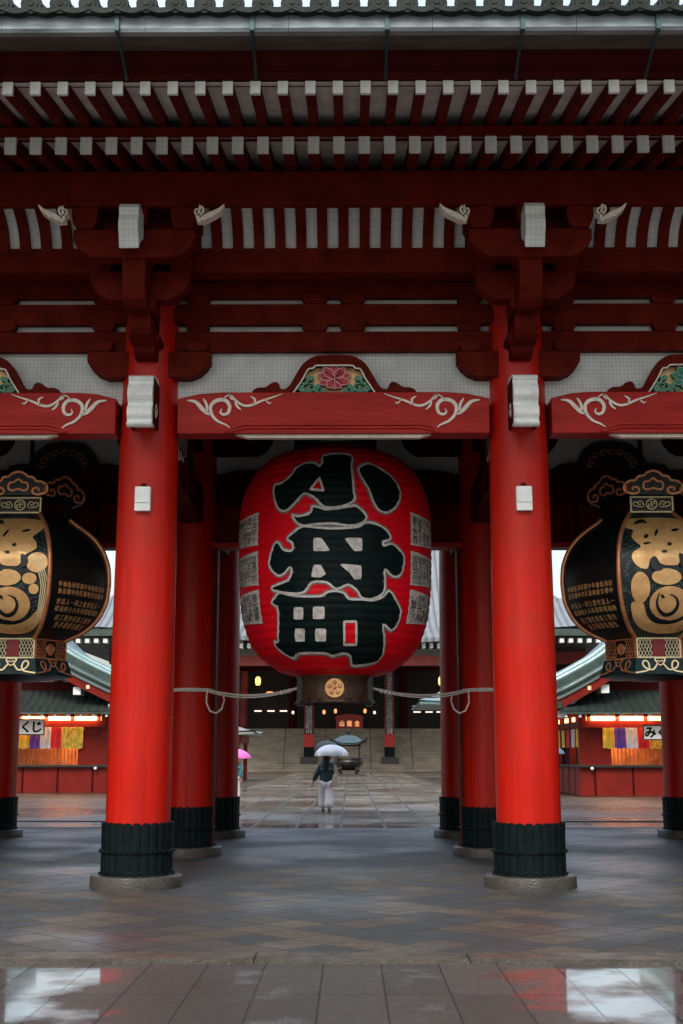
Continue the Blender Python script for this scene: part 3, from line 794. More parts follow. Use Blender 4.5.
# small white notice boxes on the front columns
for k_, (px, cx_) in enumerate(((143, -2.4), (524, 2.4))):
    z0, z1 = ZZ(511, 15.4), ZZ(487, 15.4)
    xm = XX(px, 15.4, 500); yc = Y1 - math.sqrt(max(.01, .385**2-(xm-cx_)**2))
    t = thing('wall_box', ('small white notice box fixed high on the left front red column' if cx_ < 0 else 'small white notice box fixed high on the right front red column'), 'wall box', (xm, yc-.03, z0))
    obj('casing', MB().box(xm-.098, xm+.098, yc-.06, yc+.06, z0, z1, .01), WHITE, t)
    obj('lid', MB().box(xm-.09, xm+.09, yc-.072, yc-.061, z0+.105, z1-.008, .004), WHITE, t)
    obj('bracket', MB().box(xm-.03, xm+.03, yc-.02, yc+.1, z1, z1+.05), DARKRED, t)
LT = {
'A':[(-0.6543,5.293),(-0.6517,5.375),(-0.5593,5.391),(-0.4607,5.508),(-0.4348,5.589),(-0.3392,5.668),(-0.2209,5.664),(-0.1612,5.607),(-0.133,5.677),(-0.1316,5.785),(0.0317,5.823),(0.209,5.789),(0.1895,5.626),(0.1902,5.45),(0.1935,5.218),(0.202,5.105),(0.1356,5.029),(0.0276,4.983),(-0.08,4.984),(-0.1344,5.039),(-0.2023,5.138),(-0.2953,5.194),(-0.3504,5.128),(-0.4187,5.03),(-0.4917,4.966),(-0.5568,4.985),(-0.6043,5.072),(-0.6388,5.192)],
'Ah':[(-0.1498,5.421),(-0.1042,5.227),(-0.2351,5.254)],
'B':[(0.2748,5.597),(0.3886,5.672),(0.5162,5.609),(0.6501,5.492),(0.7153,5.335),(0.7108,5.186),(0.641,5.038),(0.5402,4.946),(0.4529,4.969),(0.3941,5.073),(0.3488,5.263),(0.2867,5.422),(0.2628,5.525)],
'C':[(-0.4173,4.904),(-0.3458,4.871),(-0.2284,4.919),(-0.2111,5.002),(-0.145,4.986),(-0.0799,4.953),(0.0276,4.964),(0.1464,4.998),(0.2119,5.011),(0.2895,4.922),(0.3158,4.845),(0.255,4.754),(0.1349,4.726),(-0.015,4.752),(-0.1875,4.744),(-0.3101,4.737),(-0.3802,4.806)],
'D':[(-0.3096,4.72),(-0.4254,4.625),(-0.4674,4.561),(-0.409,4.493),(-0.4191,4.392),(-0.5127,4.418),(-0.5593,4.51),(-0.6128,4.517),(-0.6769,4.314),(-0.6778,4.19),(-0.5806,4.06),(-0.5021,4.083),(-0.4447,4.158),(-0.4205,4.115),(-0.466,3.982),(-0.6506,3.909),(-0.6256,3.851),(-0.4231,3.796),(-0.2925,3.809),(-0.2153,3.935),(-0.0687,3.931),(0.0242,3.84),(0.1369,3.902),(0.2261,3.821),(0.2778,3.727),(0.3904,3.715),(0.5051,3.817),(0.517,3.955),(0.5134,4.138),(0.6049,4.049),(0.7037,4.083),(0.7474,4.26),(0.7304,4.382),(0.6015,4.505),(0.4991,4.47),(0.4932,4.522),(0.5747,4.579),(0.5365,4.683),(0.4265,4.764),(0.3108,4.782),(0.2215,4.707),(-0.0149,4.682),(-0.1655,4.699)],
'D0':[(-0.1869,4.539),(-0.1261,4.536),(-0.0532,4.381),(-0.1869,4.385)],
'D1':[(0.1132,4.536),(0.2611,4.542),(0.2615,4.388),(0.1999,4.385),(0.1564,4.466)],
'D2':[(-0.1872,4.162),(-0.1328,4.16),(-0.0898,4.052),(-0.1331,4.017),(-0.2096,4.025)],
'D3':[(0.0709,4.174),(0.2556,4.155),(0.2562,3.996),(0.2013,3.994),(0.1571,4.084)],
'E':[(-0.6058,3.787),(-0.6701,3.687),(-0.5954,3.573),(-0.6773,3.181),(-0.742,3.165),(-0.7502,3.077),(-0.6496,2.969),(-0.5756,2.932),(-0.4473,2.989),(-0.1071,2.982),(-0.0236,2.948),(0.1051,2.981),(0.2057,2.955),(0.268,2.845),(0.369,2.83),(0.6432,2.877),(0.666,2.969),(0.6157,3.113),(0.5347,3.38),(0.6498,3.307),(0.7241,3.403),(0.7357,3.585),(0.6806,3.686),(0.5736,3.844),(0.5,3.755),(0.3909,3.699),(0.2736,3.705),(0.1499,3.707),(0.1051,3.778),(0.0286,3.813),(-0.0585,3.801),(-0.1248,3.748),(-0.2824,3.748),(-0.4489,3.776),(-0.5502,3.815)],
'E0':[(-0.401,3.589),(-0.3215,3.584),(-0.3318,3.452),(-0.4138,3.456)],
'E1':[(-0.1985,3.588),(-0.1039,3.586),(-0.1075,3.451),(-0.205,3.453)],
'E2':[(-0.417,3.303),(-0.3261,3.298),(-0.3446,3.159),(-0.4403,3.162)],
'E3':[(-0.1899,3.294),(-0.0956,3.292),(-0.1016,3.153),(-0.2007,3.154)],
'E4':[(0.1041,3.401),(0.2284,3.404),(0.2566,3.098),(0.1162,3.096)],
}
PROF = [(2.725, 0.588), (2.798, 0.823), (2.974, 1.075), (3.194, 1.241), (3.564, 1.364), (4.011, 1.414), (4.614, 1.431), (5.072, 1.422), (5.379, 1.374), (5.688, 1.242), (5.922, 1.032), (6.063, 0.73), (6.126, 0.578)]
# ================================================================ THE BIG RED LANTERN
LX, LY = -.01, 18.5
def rprof(z):
    P_ = PROF
    if z <= P_[0][0]: return P_[0][1]
    for i in range(len(P_)-1):
        if z <= P_[i+1][0]:
            t = (z-P_[i][0])/(P_[i+1][0]-P_[i][0])
            g = lambda j: P_[max(0, min(len(P_)-1, j))][1]
            p0, p1, p2, p3 = g(i-1), g(i), g(i+1), g(i+2)
            if i < 2 or i > len(P_)-4: return p1+(p2-p1)*t
            return .5*(2*p1+(p2-p0)*t+(2*p0-5*p1+4*p2-p3)*t*t+(3*p1-p0-3*p2+p3)*t**3)
    return P_[-1][1]
PL = .1135; ZL0 = PROF[0][0]; ZL1 = PROF[-1][0]
NP_ = round((ZL1-ZL0)/PL); PL = (ZL1-ZL0)/NP_
def rlan(z, off=0): return rprof(z) + 0.012*abs(sin(PI*(z-ZL0)/PL))**.7 + off
def lmap(off): return lambda a, z: (LX+rlan(z, off)*sin(a), LY-rlan(z, off)*cos(a), z)
lan = thing('paper_lantern', 'giant red paper lantern with bold black characters hanging in the centre of the gate', 'lantern', (LX, LY, ZL1))
pr = []
for i in range(NP_*6+1):
    z = ZL0 + PL*i/6; pr.append((rlan(z), z))
obj('paper_body', MB().lathe(pr, 128, (LX, LY, 0)), PAPERRED, lan)
US = [i*.07 for i in range(-22, 23)]; VS = [ZL0+PL*i/4 for i in range(NP_*4+1)]
ink = MB(); ol = MB(); og = MB(); fillm = MB(); redm = MB()
def stroke_path(mb, pts, w, off):
    """pale outline following a closed outline on the paper"""
    P_ = [(a, z) for a, z in pts]; n = len(P_)
    # resample
    Q = []
    for i in range(n):
        a, b = Vector(P_[i]), Vector(P_[(i+1)%n]); d = Vector(((b-a).x*1.42, (b-a).y)).length
        k = max(1, int(d/.028)); Q += [a+(b-a)*j/k for j in range(k)]
    n = len(Q); f = lmap(off); vs = []
    for i in range(n):
        d = Q[(i+1)%n]-Q[i-1]; d = Vector((d.x*1.42, d.y)); d = d.normalized() if d.length > 1e-9 else Vector((1,0))
        q = Vector((-d.y/1.42, d.x))
        for s_ in (-.5, .5): vs.append(f(Q[i].x+q.x*w*s_, Q[i].y+q.y*w*s_))
    mb.add(vs, [(2*i, 2*i+1, (2*((i+1)%n))+1, 2*((i+1)%n)) for i in range(n)], True)
holes = {'A': ['Ah'], 'B': [], 'C': [], 'D': ['D0','D1','D2','D3'], 'E': ['E0','E1','E2','E3','E4']}
for K, hs in holes.items():
    outer = smooth_loop(LT[K], 3)
    decal(ink, outer, [LT[h] for h in hs], lmap(.010), US, VS)
    stroke_path(og, outer, .066, .006)
    stroke_path(ol, outer, .030, .014)
    for h in hs:
        stroke_path(ol, LT[h], .034, .014)
        if h not in ('Ah', 'E4'):
            fillm = MB(); decal(fillm, LT[h], [], lmap(.012), US, VS); obj('lettering_counter', fillm, OUTL, lan)
obj('lettering', ink, INK, lan); obj('lettering_halo', og, OUTG, lan); obj('lettering_outline', ol, OUTL, lan)
# pale name panels on the flanks with columns of small dark characters
rnd = random.Random(3)
PANEL = mat('pale_name_panel', (.74,.70,.64), .7, var=.15, vscale=10)
TXT = ['奉納平成十五年十一月吉日', '信徒総代世話人一同連名', '小舟町奉賛会中央区日本橋']
def name_panel(a0, a1, z0, z1, rows, k):
    f = lmap(.010); o = obj('name_panel', (lambda m: (decal(m, [(a0,z0+.04),(a1,z0),(a1,z1),(a0,z1-.04)] if abs(a0)>abs(a1) else [(a0,z0),(a1,z0+.04),(a1,z1-.04),(a0,z1)], [], f, US, VS), m)[1])(MB()), PANEL, lan)
    g = MB(); f2 = lmap(.0145)
    nr, nc = rows
    for r in range(nr):
        zz = z1-.06-(z1-z0-.10)*(r+.5)/nr
        for c in range(nc):
            aa = a0+.02+(a1-a0-.04)*(c+.5)/nc; ch = TXT[k][(r*nc+c) % len(TXT[k])]
            V, Fc = glyphs(ch, min((z1-z0)/nr*1.0, .16)); bb = (a1-a0)/nc*.95/ max(.001, 1.0)
            sx = bb/(min((z1-z0)/nr, .16))
            g.add([f2(aa+x*sx, zz+y*1.0) for x, y in V], Fc)
        obj('panel_characters', g, INK, o)
for sg in (-1, 1):
    for k, (za, zb_) in enumerate(((4.53,5.01),(3.96,4.45),(3.42,3.90))):
        a, b = (.85, 1.36)
        name_panel(*( (-b, -a) if sg < 0 else (a, b)), za, zb_, ((4,5),(4,5),(4,4))[k], k)
# collar and ring
BRZ = mat('brown_bronze_ring', (.075,.042,.026), .45, metal=.3, var=.45, vscale=7, bump=.5, bscale=18)
o = obj('top_collar', MB().lathe([(.0,.0),(.60,.0),(.63,.03),(.63,.16),(.56,.20),(.56,.55),(.0,.55)], 48, (LX,LY,ZL1-.02)), BLACK, lan)
rz0 = ZZ(703, LY-.5); rz1 = ZL0+.02
ring = obj('bottom_ring', MB().lathe([(.56,rz1),(.575,rz1-.02),(.56,rz1-.05),(.545,rz1-.08),(.545,rz0+.07),(.57,rz0+.05),(.585,rz0+.01),(.57,rz0),(.50,rz0),(.48,rz0+.03),(.0,rz0+.05)], 64, (LX,LY,0)), BRZ, lan)
cz = (rz0+rz1)/2
cr = MB()
cr.mapped(lambda x,y,z:(x,y,z))
cr.cyl((LX, LY-.54, cz), (LX, LY-.585, cz), .145, .135, 32)
obj('gold_crest', cr, GOLD, ring)
rel = MB()
for i in range(5):
    a = 2*PI*i/5
    rel.ball((LX+.075*sin(a), LY-.585, cz+.075*cos(a)), .032, .015, .032, 8, 6)
rel.ball((LX, LY-.585, cz), .028, .018, .028, 8, 6)
obj('crest_relief', rel, COPPER, ring)
for s_ in (-1, 1):
    cl = MB(); cl.box(LX+s_*.50-.05, LX+s_*.50+.05, LY-.27, LY-.12, rz0-.03, rz1-.0, .01)
    obj('iron_fitting', cl, BLACK, ring)
    for t in (.2, .35):
        aa = s_*t*1.2*PI/2; obj('stud', MB().ball((LX+.585*sin(aa), LY-.585*cos(aa), rz0+.045), .02, n=8, m=5), BLACK, ring)
for i in range(24):
    aa = 2*PI*i/24; obj('stud', MB().ball((LX+.575*sin(aa), LY-.575*cos(aa), rz0+.005), .026, n=8, m=5), BLACK, ring)
obj('hanging_rod', MB().cyl((LX,LY,ZL1+.5),(LX,LY,7.2),.05), BLACK, lan)

# ropes from the ring to the second-row columns
for sg, nm in ((-1, 'left'), (1, 'right')):
    p0 = Vector((LX+sg*.55, LY-.14, cz+.02)); p1 = Vector((sg*2.12+.01, Y2-.28, ZZ(690, Y2)))
    rp = MB()
    def cat(p0, p1, sag, n=20): return [tuple(p0+(p1-p0)*(i/n)+Vector((0,0,-sag*4*(i/n)*(1-i/n)))) for i in range(n+1)]
    rp.tube(cat(p0, p1, .10), .017, 7); rp.tube(cat(p0+Vector((0,0,-.01)), p1+Vector((0,0,-.03)), .115), .012, 7)
    for t in (.08, .12, .16): 
        q = p0+(p1-p0)*t; rp.ball((q.x, q.y, q.z-.10*4*t*(1-t)-.01), .034, n=8, m=6)
    q = p1+Vector((-sg*.02,-.04,0))
    rp.tube(smooth_loop([tuple(q), tuple(q+Vector((-sg*.02,-.06,-.22))), tuple(q+Vector((-sg*.10,-.08,-.36))), tuple(q+Vector((-sg*.19,-.08,-.36))), tuple(q+Vector((-sg*.24,-.08,-.22)))], 4, False) if False else [tuple(q), tuple(q+Vector((-sg*.0,-.08,-.22))), tuple(q+Vector((-sg*.06,-.1,-.35))), tuple(q+Vector((-sg*.16,-.1,-.39))), tuple(q+Vector((-sg*.25,-.1,-.32))), tuple(q+Vector((-sg*.29,-.1,-.18))), tuple(q+Vector((-sg*.27,-.1,-.12)))], .015, 7)
    for zz in (0, -.03): rp.tube([(sg*2.4+.01+.40*cos(a), Y2+.40*sin(a), p1.z+zz) for a in [2*PI*i/28 for i in range(29)]], .016, 6, cap=False)
    tag(obj('rope', rp, ROPE), f'white rope tied from the big lantern ring to the {nm} second-row column', 'rope', 'ropes steadying the big lantern')

# ================================================================ THE TWO BLACK AND GOLD LANTERNS
BX = 4.55; BY = 18.2
pxm = 1.0/66.0
def bz(py): return ZZ(py, BY-.62)
bprof = [(bz(640), .50), (bz(637), .60), (bz(629), .88), (bz(615), 1.08), (bz(598), 1.19), (bz(578), 1.22), (bz(560), 1.20), (bz(545), 1.12), (bz(532), .98), (bz(522), .80), (bz(516), .66), (bz(512), .58)]
def br(z):
    for (za, ra), (zb_, rb) in zip(bprof, bprof[1:]):
        if z <= zb_: return ra+(rb-ra)*max(0, (z-za)/(zb_-za))
    return bprof[-1][1]
def brs(z): return (br(z-.05)+br(z)+br(z+.05))/3
bcen = (0, 0)
def face_pt(k, u, z, off=0, R=None):
    """k face number (0 faces the viewer), u metres from the middle of the face"""
    R_ = brs(z) if R is None else R
    h = R_/2; t = max(-1, min(1, u/h)) if R is None else u/h
    ap = R_*cos(PI/6) + .05*R_*(1-t*t)*(1 if R is None else 0) + off
    a = k*PI/3
    return (ap*sin(a)+u*cos(a), -ap*cos(a)+u*sin(a), z)
NANAKO = mat('black_punched_ground', (.008,.016,.018), .35, metal=.3)
t_ = NT(NANAKO); tcn = t_.N.new('ShaderNodeTexCoord').outputs['Object']; vo = t_.N.new('ShaderNodeTexVoronoi'); vo.inputs['Scale'].default_value = 42; vo.inputs['Randomness'].default_value = .35; t_.L.new(tcn, vo.inputs['Vector'])
dm = t_.rng(vo.outputs['Distance'], .22, .30, 1, 0)
t_.L.new(t_.mix(dm, (.006,.014,.016), (.24,.38,.42)), t_.b.inputs['Base Color']); t_.bump(dm, .6, .01)
REDPANEL = mat('dark_red_inlay', (.22,.012,.02), .5, var=.3, vscale=20)
def scr(pts, k=3, closed=False): return smooth_loop(pts, k, closed)
def make_bronze():
    o3 = (0,0,0)
    t = thing('bronze_lantern', 'x', 'lantern', (0,0,0))
    zb0, zt0 = bz(640), bz(512)
    NZ = 26; NU = 6
    for k in range(6):
        mb = MB(); vs = []
        for j in range(NZ+1):
            z = zb0+(zt0-zb0)*j/NZ
            for i in range(NU+1):
                vs.append(face_pt(k, brs(z)/2*(2*i/NU-1), z))
        mb.add(vs, [(j*(NU+1)+i, j*(NU+1)+i+1, (j+1)*(NU+1)+i+1, (j+1)*(NU+1)+i) for j in range(NZ) for i in range(NU)], True)
        fp = obj('curved_panel', mb, NANAKO if k in (0,) else BLACK, t, fix=False)
        rb = MB(); rb.tube([face_pt(k, brs(z)/2*.985, z, .012) for z in [zb0+(zt0-zb0)*j/30 for j in range(31)]], .034, 8)
        obj('copper_rib', rb, COPPER, t)
        if k in (1, 5, 2, 4):
            lines = ['奉納魚河岸講中', '東京都中央区築地', '世話人一同之建', '昭和四十八年再興', '鋳工製作所', '魚市場卸売組合']
            n = 0
            for rz, ln, w_ in ((586, 0, 1), (593, 1, 1), (603, 2, 1), (610, 3, 1), (618, 4, .9), (624.5, 5, .8)):
                tx = MB(); z = bz(rz); hw = brs(z)/2*.80*w_; s_ = .085; ct = int(2*hw/.078)
                for c in range(ct):
                    ch = lines[ln][c % len(lines[ln])]
                    V, Fc = glyphs(ch, s_); u0 = -hw+2*hw*(c+.5)/ct
                    tx.add([face_pt(k, u0+x*.78, z+y, .016) for x, y in V], Fc)
                    tx.add([face_pt(k, u0+x*.78+.006, z+y, .016) for x, y in V], Fc)
                obj('gold_inscription', tx, GOLD, fp)
        if k in (0, 3):
            g = MB(); ln = MB(); dk = MB()
            P0 = lambda pts: [(a*.0152, bz(b)) for a, b in pts]
            def put(mb, pts, off=.022, smooth=3, closed=True):
                q = scr(P0(pts), smooth, True) if smooth else P0(pts)
                us = [i*.06 for i in range(-12, 13)]; vz = [zb0+.06*i for i in range(60)]
                decal(mb, q, [], lambda a, b: face_pt(k, a, b, off), us, vz)
            def ell(cx_, cy_, rx, ry, n=22): return [(cx_+rx*cos(2*PI*i/n), cy_+ry*sin(2*PI*i/n)) for i in range(n)]
            put(g, [(-31,523),(-30,531),(-24,534),(-27,541),(-24,547),(-20,552),(-27,557),(-29,564),(-24,572),(-16,574),(-13,565),(-8,562),(-4,569),(4,571),(12,570),(15,562),(19,558),(26,553),(25,546),(21,541),(26,535),(30,528),(24,521),(8,519),(-10,519),(-24,520)], .022)
            put(g, ell(28,567,9.5,10), .024, 0); put(g, ell(1,582,13.5,8), .026, 0); put(g, ell(-22.5,592,8.5,15), .024, 0)
            put(g, ell(4,607,18.5,16), .028, 0)
            put(g, [(-30,606),(-29,617),(-23,627),(-10,633),(8,634),(22,630),(31,620),(33,609),(27,614),(18,622),(6,626),(-8,625),(-16,618),(-20,607)], .024)
            put(g, ell(22,583,6.5,5.5), .03, 0); put(g, ell(26,593,4.5,5), .03, 0)
            # incised dark marks
            def mark(pts, w, tp=True, off=.034):
                q = scr([(a*.0152, bz(b)) for a, b in pts], 4, False); r = MB().ribbon(q, w, 0, .004, taper=tp)
                obj('incised_line', MB()._m(r, lambda p: face_pt(k, p[0], p[2], off+p[1])), BLACK, fp)
            mark([(-6,597),(-8,606),(-6,613),(0,618),(7,616),(11,609),(9,602),(3,599)], .05)
            mark([(-15,600),(-18,608),(-14,618),(-6,622),(4,623)], .035)
            mark([(-12,566),(-9,573),(-2,574)], .09); mark([(14,559),(17,566),(15,572)], .10)
            mark([(-16,543),(-12,539)], .05); mark([(-6,541),(-2,533)], .035); mark([(4,550),(8,549)], .05); mark([(-2,557),(3,557)], .04); mark([(10,535),(18,533)], .04)
            mark([(-22,527),(-14,523),(-10,526)], .06); mark([(-4,602),(-2,600)], .07); mark([(-18,549),(-11,548)], .03)
            for j in range(4):
                q = scr([((29+j*2.0-5*abs(1-0))*.0152, bz(560)), ((32+j*1.9)*.0152, bz(585)), ((31+j*1.5)*.0152, bz(603)), ((27+j*1.2)*.0152, bz(620))], 5, False)
                r = MB().ribbon(q, .014, 0, .006); ln._m(r, lambda p: face_pt(k, p[0], p[2], .02+p[1]))
            obj('gilded_relief', g, GOLD, fp); obj('gold_streak', ln, PALEGOLD, fp)
    # neck
    HX = PI/6
    def hexring(R0_, R1_, z0, z1):
        vs = []
        for R_, z in ((R0_, z0), (R1_, z1)):
            for k in range(6):
                a = k*PI/3+HX; vs.append((R_*sin(a), -R_*cos(a), z))
        return MB().add(vs, [(k, (k+1)%6, 6+(k+1)%6, 6+k) for k in range(6)] + [tuple(range(5,-1,-1)), tuple(range(6,12))])
    n0, n1 = bz(512), bz(495)
    neck = obj('neck', hexring(.62,.62,n0-.02,n1+.0), BLACK, t)
    def frame(mb, k, hw, z0, z1, w, R_, off):
        r = MB().ribbon([(-hw,z0),(hw,z0),(hw,z1),(-hw,z1)], w, 0, .012, closed=True)
        # mitre-free: four bars
        r = MB()
        for a, b, c, d in ((-hw,hw,z0,z0+w),(-hw,hw,z1-w,z1),(-hw,-hw+w,z0+w,z1-w),(hw-w,hw,z0+w,z1-w)): r.box(a, b, 0, .014, c, d)
        mb._m(r, lambda p: face_pt(k, p[0], p[2], off+.014-p[1], R=R_))
    for k in range(6):
        m_ = PALEGOLD if k in (0, 3) else COPPER
        fm = MB(); frame(fm, k, .31, n0, n1-.01, .022, .62, .004)
        obj('gold_frame', fm, PALEGOLD if k in (0,3) else BLACK, neck)
        em = MB(); zc = (n0+n1)/2
        c_ = [(.075*cos(2*PI*i/24), zc+.075*sin(2*PI*i/24)) for i in range(24)]
        em._m(MB().ribbon(c_, .013, 0, .01, closed=True), lambda p: face_pt(k, p[0], p[2], .004+p[1], R=.62))
        V, Fc = glyphs('卍', .115)
        for dx in (-.004, .004): em.add([face_pt(k, x+dx, zc+y, .014, R=.62) for x, y in V], Fc)
        for s_ in (-1, 1):
            for pts in ([(.11,-.03),(.13,.03),(.17,.045),(.20,.02),(.18,-.005),(.15,.005)], [(.20,.02),(.24,.035),(.265,.01),(.25,-.02),(.19,-.035),(.13,-.04)]):
                em._m(MB().ribbon(scr([(s_*a, zc+b) for a, b in pts], 3, False), .012, 0, .008), lambda p: face_pt(k, p[0], p[2], .004+p[1], R=.62))
        obj('emblem', em, m_ if k in (0,3) else DARKRED, neck)
    # cloud crown
    cl_ = [(-19,0),(-25,1.5),(-28,5),(-26.5,9.5),(-22,12.5),(-17,13),(-14.5,16.5),(-9,17.5),(-5.5,20.5),(0,22)]
    crown = obj('crown', hexring(.60,.60,n1-.001,n1+.16), BLACK, t)
    for k in range(6):
        tilt = .10
        def cm(p, k=k): return face_pt(k, p[0], n1+p[2], .10+tilt*p[2]-p[1], R=.66)
        K = .0150
        half = scr([(a*K, b*K) for a, b in cl_], 3, False)
        pl_ = half + [(-x, z) for x, z in reversed(half[:-1])]
        pp = MB()._m(MB().prism([(x, z) for x, z in pl_], 0, .03), cm)
        po = obj('cloud_plate', pp, BLACK, crown)
        gm = MB()
        gm._m(MB().ribbon(pl_, .030, -.014, .004), cm)
        ht = [(-9.5,8),(-8.5,5),(-5,4),(0,5.5),(5,4),(8.5,5),(9.5,8),(8,11.5),(4,12),(0,15),(-4,12),(-8,11.5)]
        gm._m(MB().ribbon(scr([(a*K, b*K) for a, b in ht], 3, True), .024, -.014, .004, closed=True), cm)
        for s_ in (-1, 1):
            gm._m(MB().ribbon(scr([(s_*a*K, b*K) for a, b in ((-19,0),(-15,1),(-13.5,4),(-16,6.5),(-19.5,6),(-19.5,3.5))], 3, False), .026, -.014, .004), cm)
        obj('cloud_outline', gm, COPPER, po)
    # belt with fret
    b0, b1 = bz(658), bz(637)
    belt = obj('belt', hexring(.62,.62,b0,b1), BLACK, t)
    for k in range(6):
        front = k in (0, 3); m_ = PALEGOLD if front else COPPER
        g = MB(); frame(g, k, .31, b0+.004, b1-.004, .020, .62, .006)
        H = b1-b0
        for side in ((-1, 1)):
            for r_ in range(5):
                z = b0+H*(.16+.68*r_/4)
                pts = [(side*(.095+.185*i/8), z+(.022 if i % 2 else -.022)*(1 if r_ % 2 else -1)) for i in range(9)]
                g._m(MB().ribbon(pts, .012, 0, .010), lambda p: face_pt(k, p[0], p[2], .004+p[1], R=.62))
        obj('gold_fret', g, m_, belt)
        if front:
            c = MB()._m(MB().box(-.085, .085, 0, .012, b0+.03, b1-.03, .004), lambda p: face_pt(k, p[0], p[2], .004+p[1], R=.62))
            obj('red_inlay', c, REDPANEL, belt)
        else:
            c = MB()._m(MB().lathe([(0,.02),(.03,.02),(.05,.01),(.07,.012),(.085,0)], 20), lambda p: face_pt(k, p[0], (b0+b1)/2+p[1], .004+p[2], R=.62))
            obj('round_boss', c, COPPER, belt)
    # skirt
    s0, s1 = bz(675), b0
    skirt = obj('skirt', hexring(.74,.66,s0,s1+.001), TEALMETAL, t)
    obj('base_knob', MB().lathe([(.0,-.05),(.25,-.05),(.34,-.035),(.60,-.015),(.70,.01)], 24, (0,0,s0)), BLACK, t)
    for k in range(6):
        g = MB(); H = s1-s0; K = .0150
        def sm_(p, k=k):
            f = (p[2]-s0)/H; R_ = .74-.08*f; return face_pt(k, p[0], p[2], .008+p[1], R=R_)
        def zz_(b): return s0+(17-b)*K
        for s_ in (-1, 1):
            path = [(-26,15),(-19,14),(-13,12.5),(-11.5,9),(-12.5,5),(-15.5,3.5),(-18,6),(-16.5,9.5),(-13,11.5),(-8,12),(-5,9),(-3,6),(-5,3),(-4,1),(0,1.2)]
            g._m(MB().ribbon(scr([(s_*a*K*.92, zz_(b)) for a, b in path], 3, False), .021, 0, .012), sm_)
        g._m(MB().ribbon(scr([(a*K, zz_(b)) for a, b in ((0,8),(-3,5.5),(-2,3.5),(0,4.5),(2,3.5),(3,5.5))], 2, True), .014, 0, .012, closed=True), sm_)
        obj('gold_scroll', g, PALEGOLD if k in (0,3) else COPPER, skirt)
    obj('hanging_rod', MB().cyl((0,0,n1+.1),(0,0,7.2),.035), BLACK, t)
    obj('top_cap', MB().lathe([(.60,0),(.45,.10),(.30,.28),(.12,.36),(.0,.38)], 24, (0,0,n1+.14)), BLACK, t)
    return t
bl = make_bronze()
br2 = dup(bl, (BX, BY, 0)); bl.location = (-BX, BY, 0); WP[bl] = (-BX, BY, 0)
for o_, w_ in ((bl, 'left'), (br2, 'right')):
    tag(o_, f'black hexagonal bronze lantern with gold reliefs hanging in the {w_} passage of the gate', 'lantern', 'black and gold lanterns in the side passages')
# ================================================================ THE MAIN HALL FAR BEHIND
def emis(name, col, s): return mat(name, col, .5, emit=col, estr=s)
LAMPW = emis('white_tube_light', (1,.85,.7), .9); LAMPY = emis('yellow_lamp_glow', (1,.62,.16), 1.6); LAMPO = emis('orange_lamp_glow', (1,.33,.12), 1.2); WARM = emis('warm_strip_light', (1,.50,.20), 3.2)
def ribbed(name, col, period, axis=0, rough=.4, metal=0, dark=.45, bstr=.7):
    m = mat(name, col, rough, metal); t = NT(m); tc = t.N.new('ShaderNodeTexCoord').outputs['Object']; sp = t.N.new('ShaderNodeSeparateXYZ'); t.L.new(tc, sp.inputs[0])
    f = t.ma('FRACT', t.ma('DIVIDE', sp.outputs[axis], period)); h = t.ma('SINE', t.ma('MULTIPLY', f, PI))
    nz = t.noise(tc, .6, 5)
    base = t.mix(t.rng(nz, .35, .7, 0, 1), col, tuple(c*.75 for c in col))
    t.L.new(t.mix(t.rng(h, 0, .45, dark, 0), base, tuple(c*.35 for c in col)), t.b.inputs['Base Color']); t.bump(h, bstr, period*.4)
    return m
HALLTILE = ribbed('grey_hall_roof_tile', (.27,.30,.315), .62, 0, .4, .2, .85)
HALLWALL = netted('hall_plaster', (.36,.36,.34), .5, .3)
STEPST = mat('hall_step_stone', (.30,.25,.185), .45, var=.35, vscale=1.1, streak=(.6,1,1.5), bump=.3, bscale=8, rvar=.1)
HY = 122.0
hall = thing('main_hall', 'huge temple main hall with grey tiled roof and dark open front across the courtyard', 'temple hall', (0, HY+14, 0))
FZ = ZZ(729, HY+6)
# roof as a height field over the plan
RX = -1.35; X0, X1, HY0, HY1 = -27.5, 27.5, HY-10, HY+34
def rfn(d): return 12.75 + .42*d + .028*d*d
E = 20.75
def hall_roof():
    mb = MB(); xs = sorted(set([X0+ (X1-X0)*i/66 for i in range(67)] + [-E, E, -E-.01, E+.01])); ysr = [HY0+(HY1-HY0)*j/44 for j in range(45)]
    vs = []
    for y in ysr:
        for x in xs:
            df = min(y-HY0, HY1-y); ds = min(x-X0, X1-x)
            z = rfn(df) if abs(x) <= E else rfn(min(df, ds))
            edge = max(0, 1-min(df, ds)/5)*max(0, (abs(x)-16)/12)**2*.9
            vs.append((x+RX, y, z+edge))
    n = len(xs)
    mb.add(vs, [(j*n+i, j*n+i+1, (j+1)*n+i+1, (j+1)*n+i) for j in range(len(ysr)-1) for i in range(n-1)])
    return mb
ro = obj('roof', hall_roof(), HALLTILE, hall, fix=False)
obj('eave_edge', MB().box(X0+.2, X1-.2, HY0+.1, HY0+.9, 12.1, 12.70), DARKROOF, hall)
obj('eave_soffit', MB().box(X0+.6, X1-.6, HY0+.5, HY1-1, 11.9, 12.05), DARKWOOD, hall)
def row(name, x, xe, step, w_, y0, y1, z0, z1, m_, par):
    pr0 = None; xs0 = x
    while x < xe:
        if pr0 is None: pr0 = obj(name, MB().box(x, x+w_, y0, y1, z0, z1), m_, par)
        else: dup(pr0, (x-xs0, 0, 0))
        x += step
row('white_rafter_end', X0+.6, X1-.6, .82, .38, HY0+.35, HY0+1.2, 11.50, 11.88, WHITE, hall)
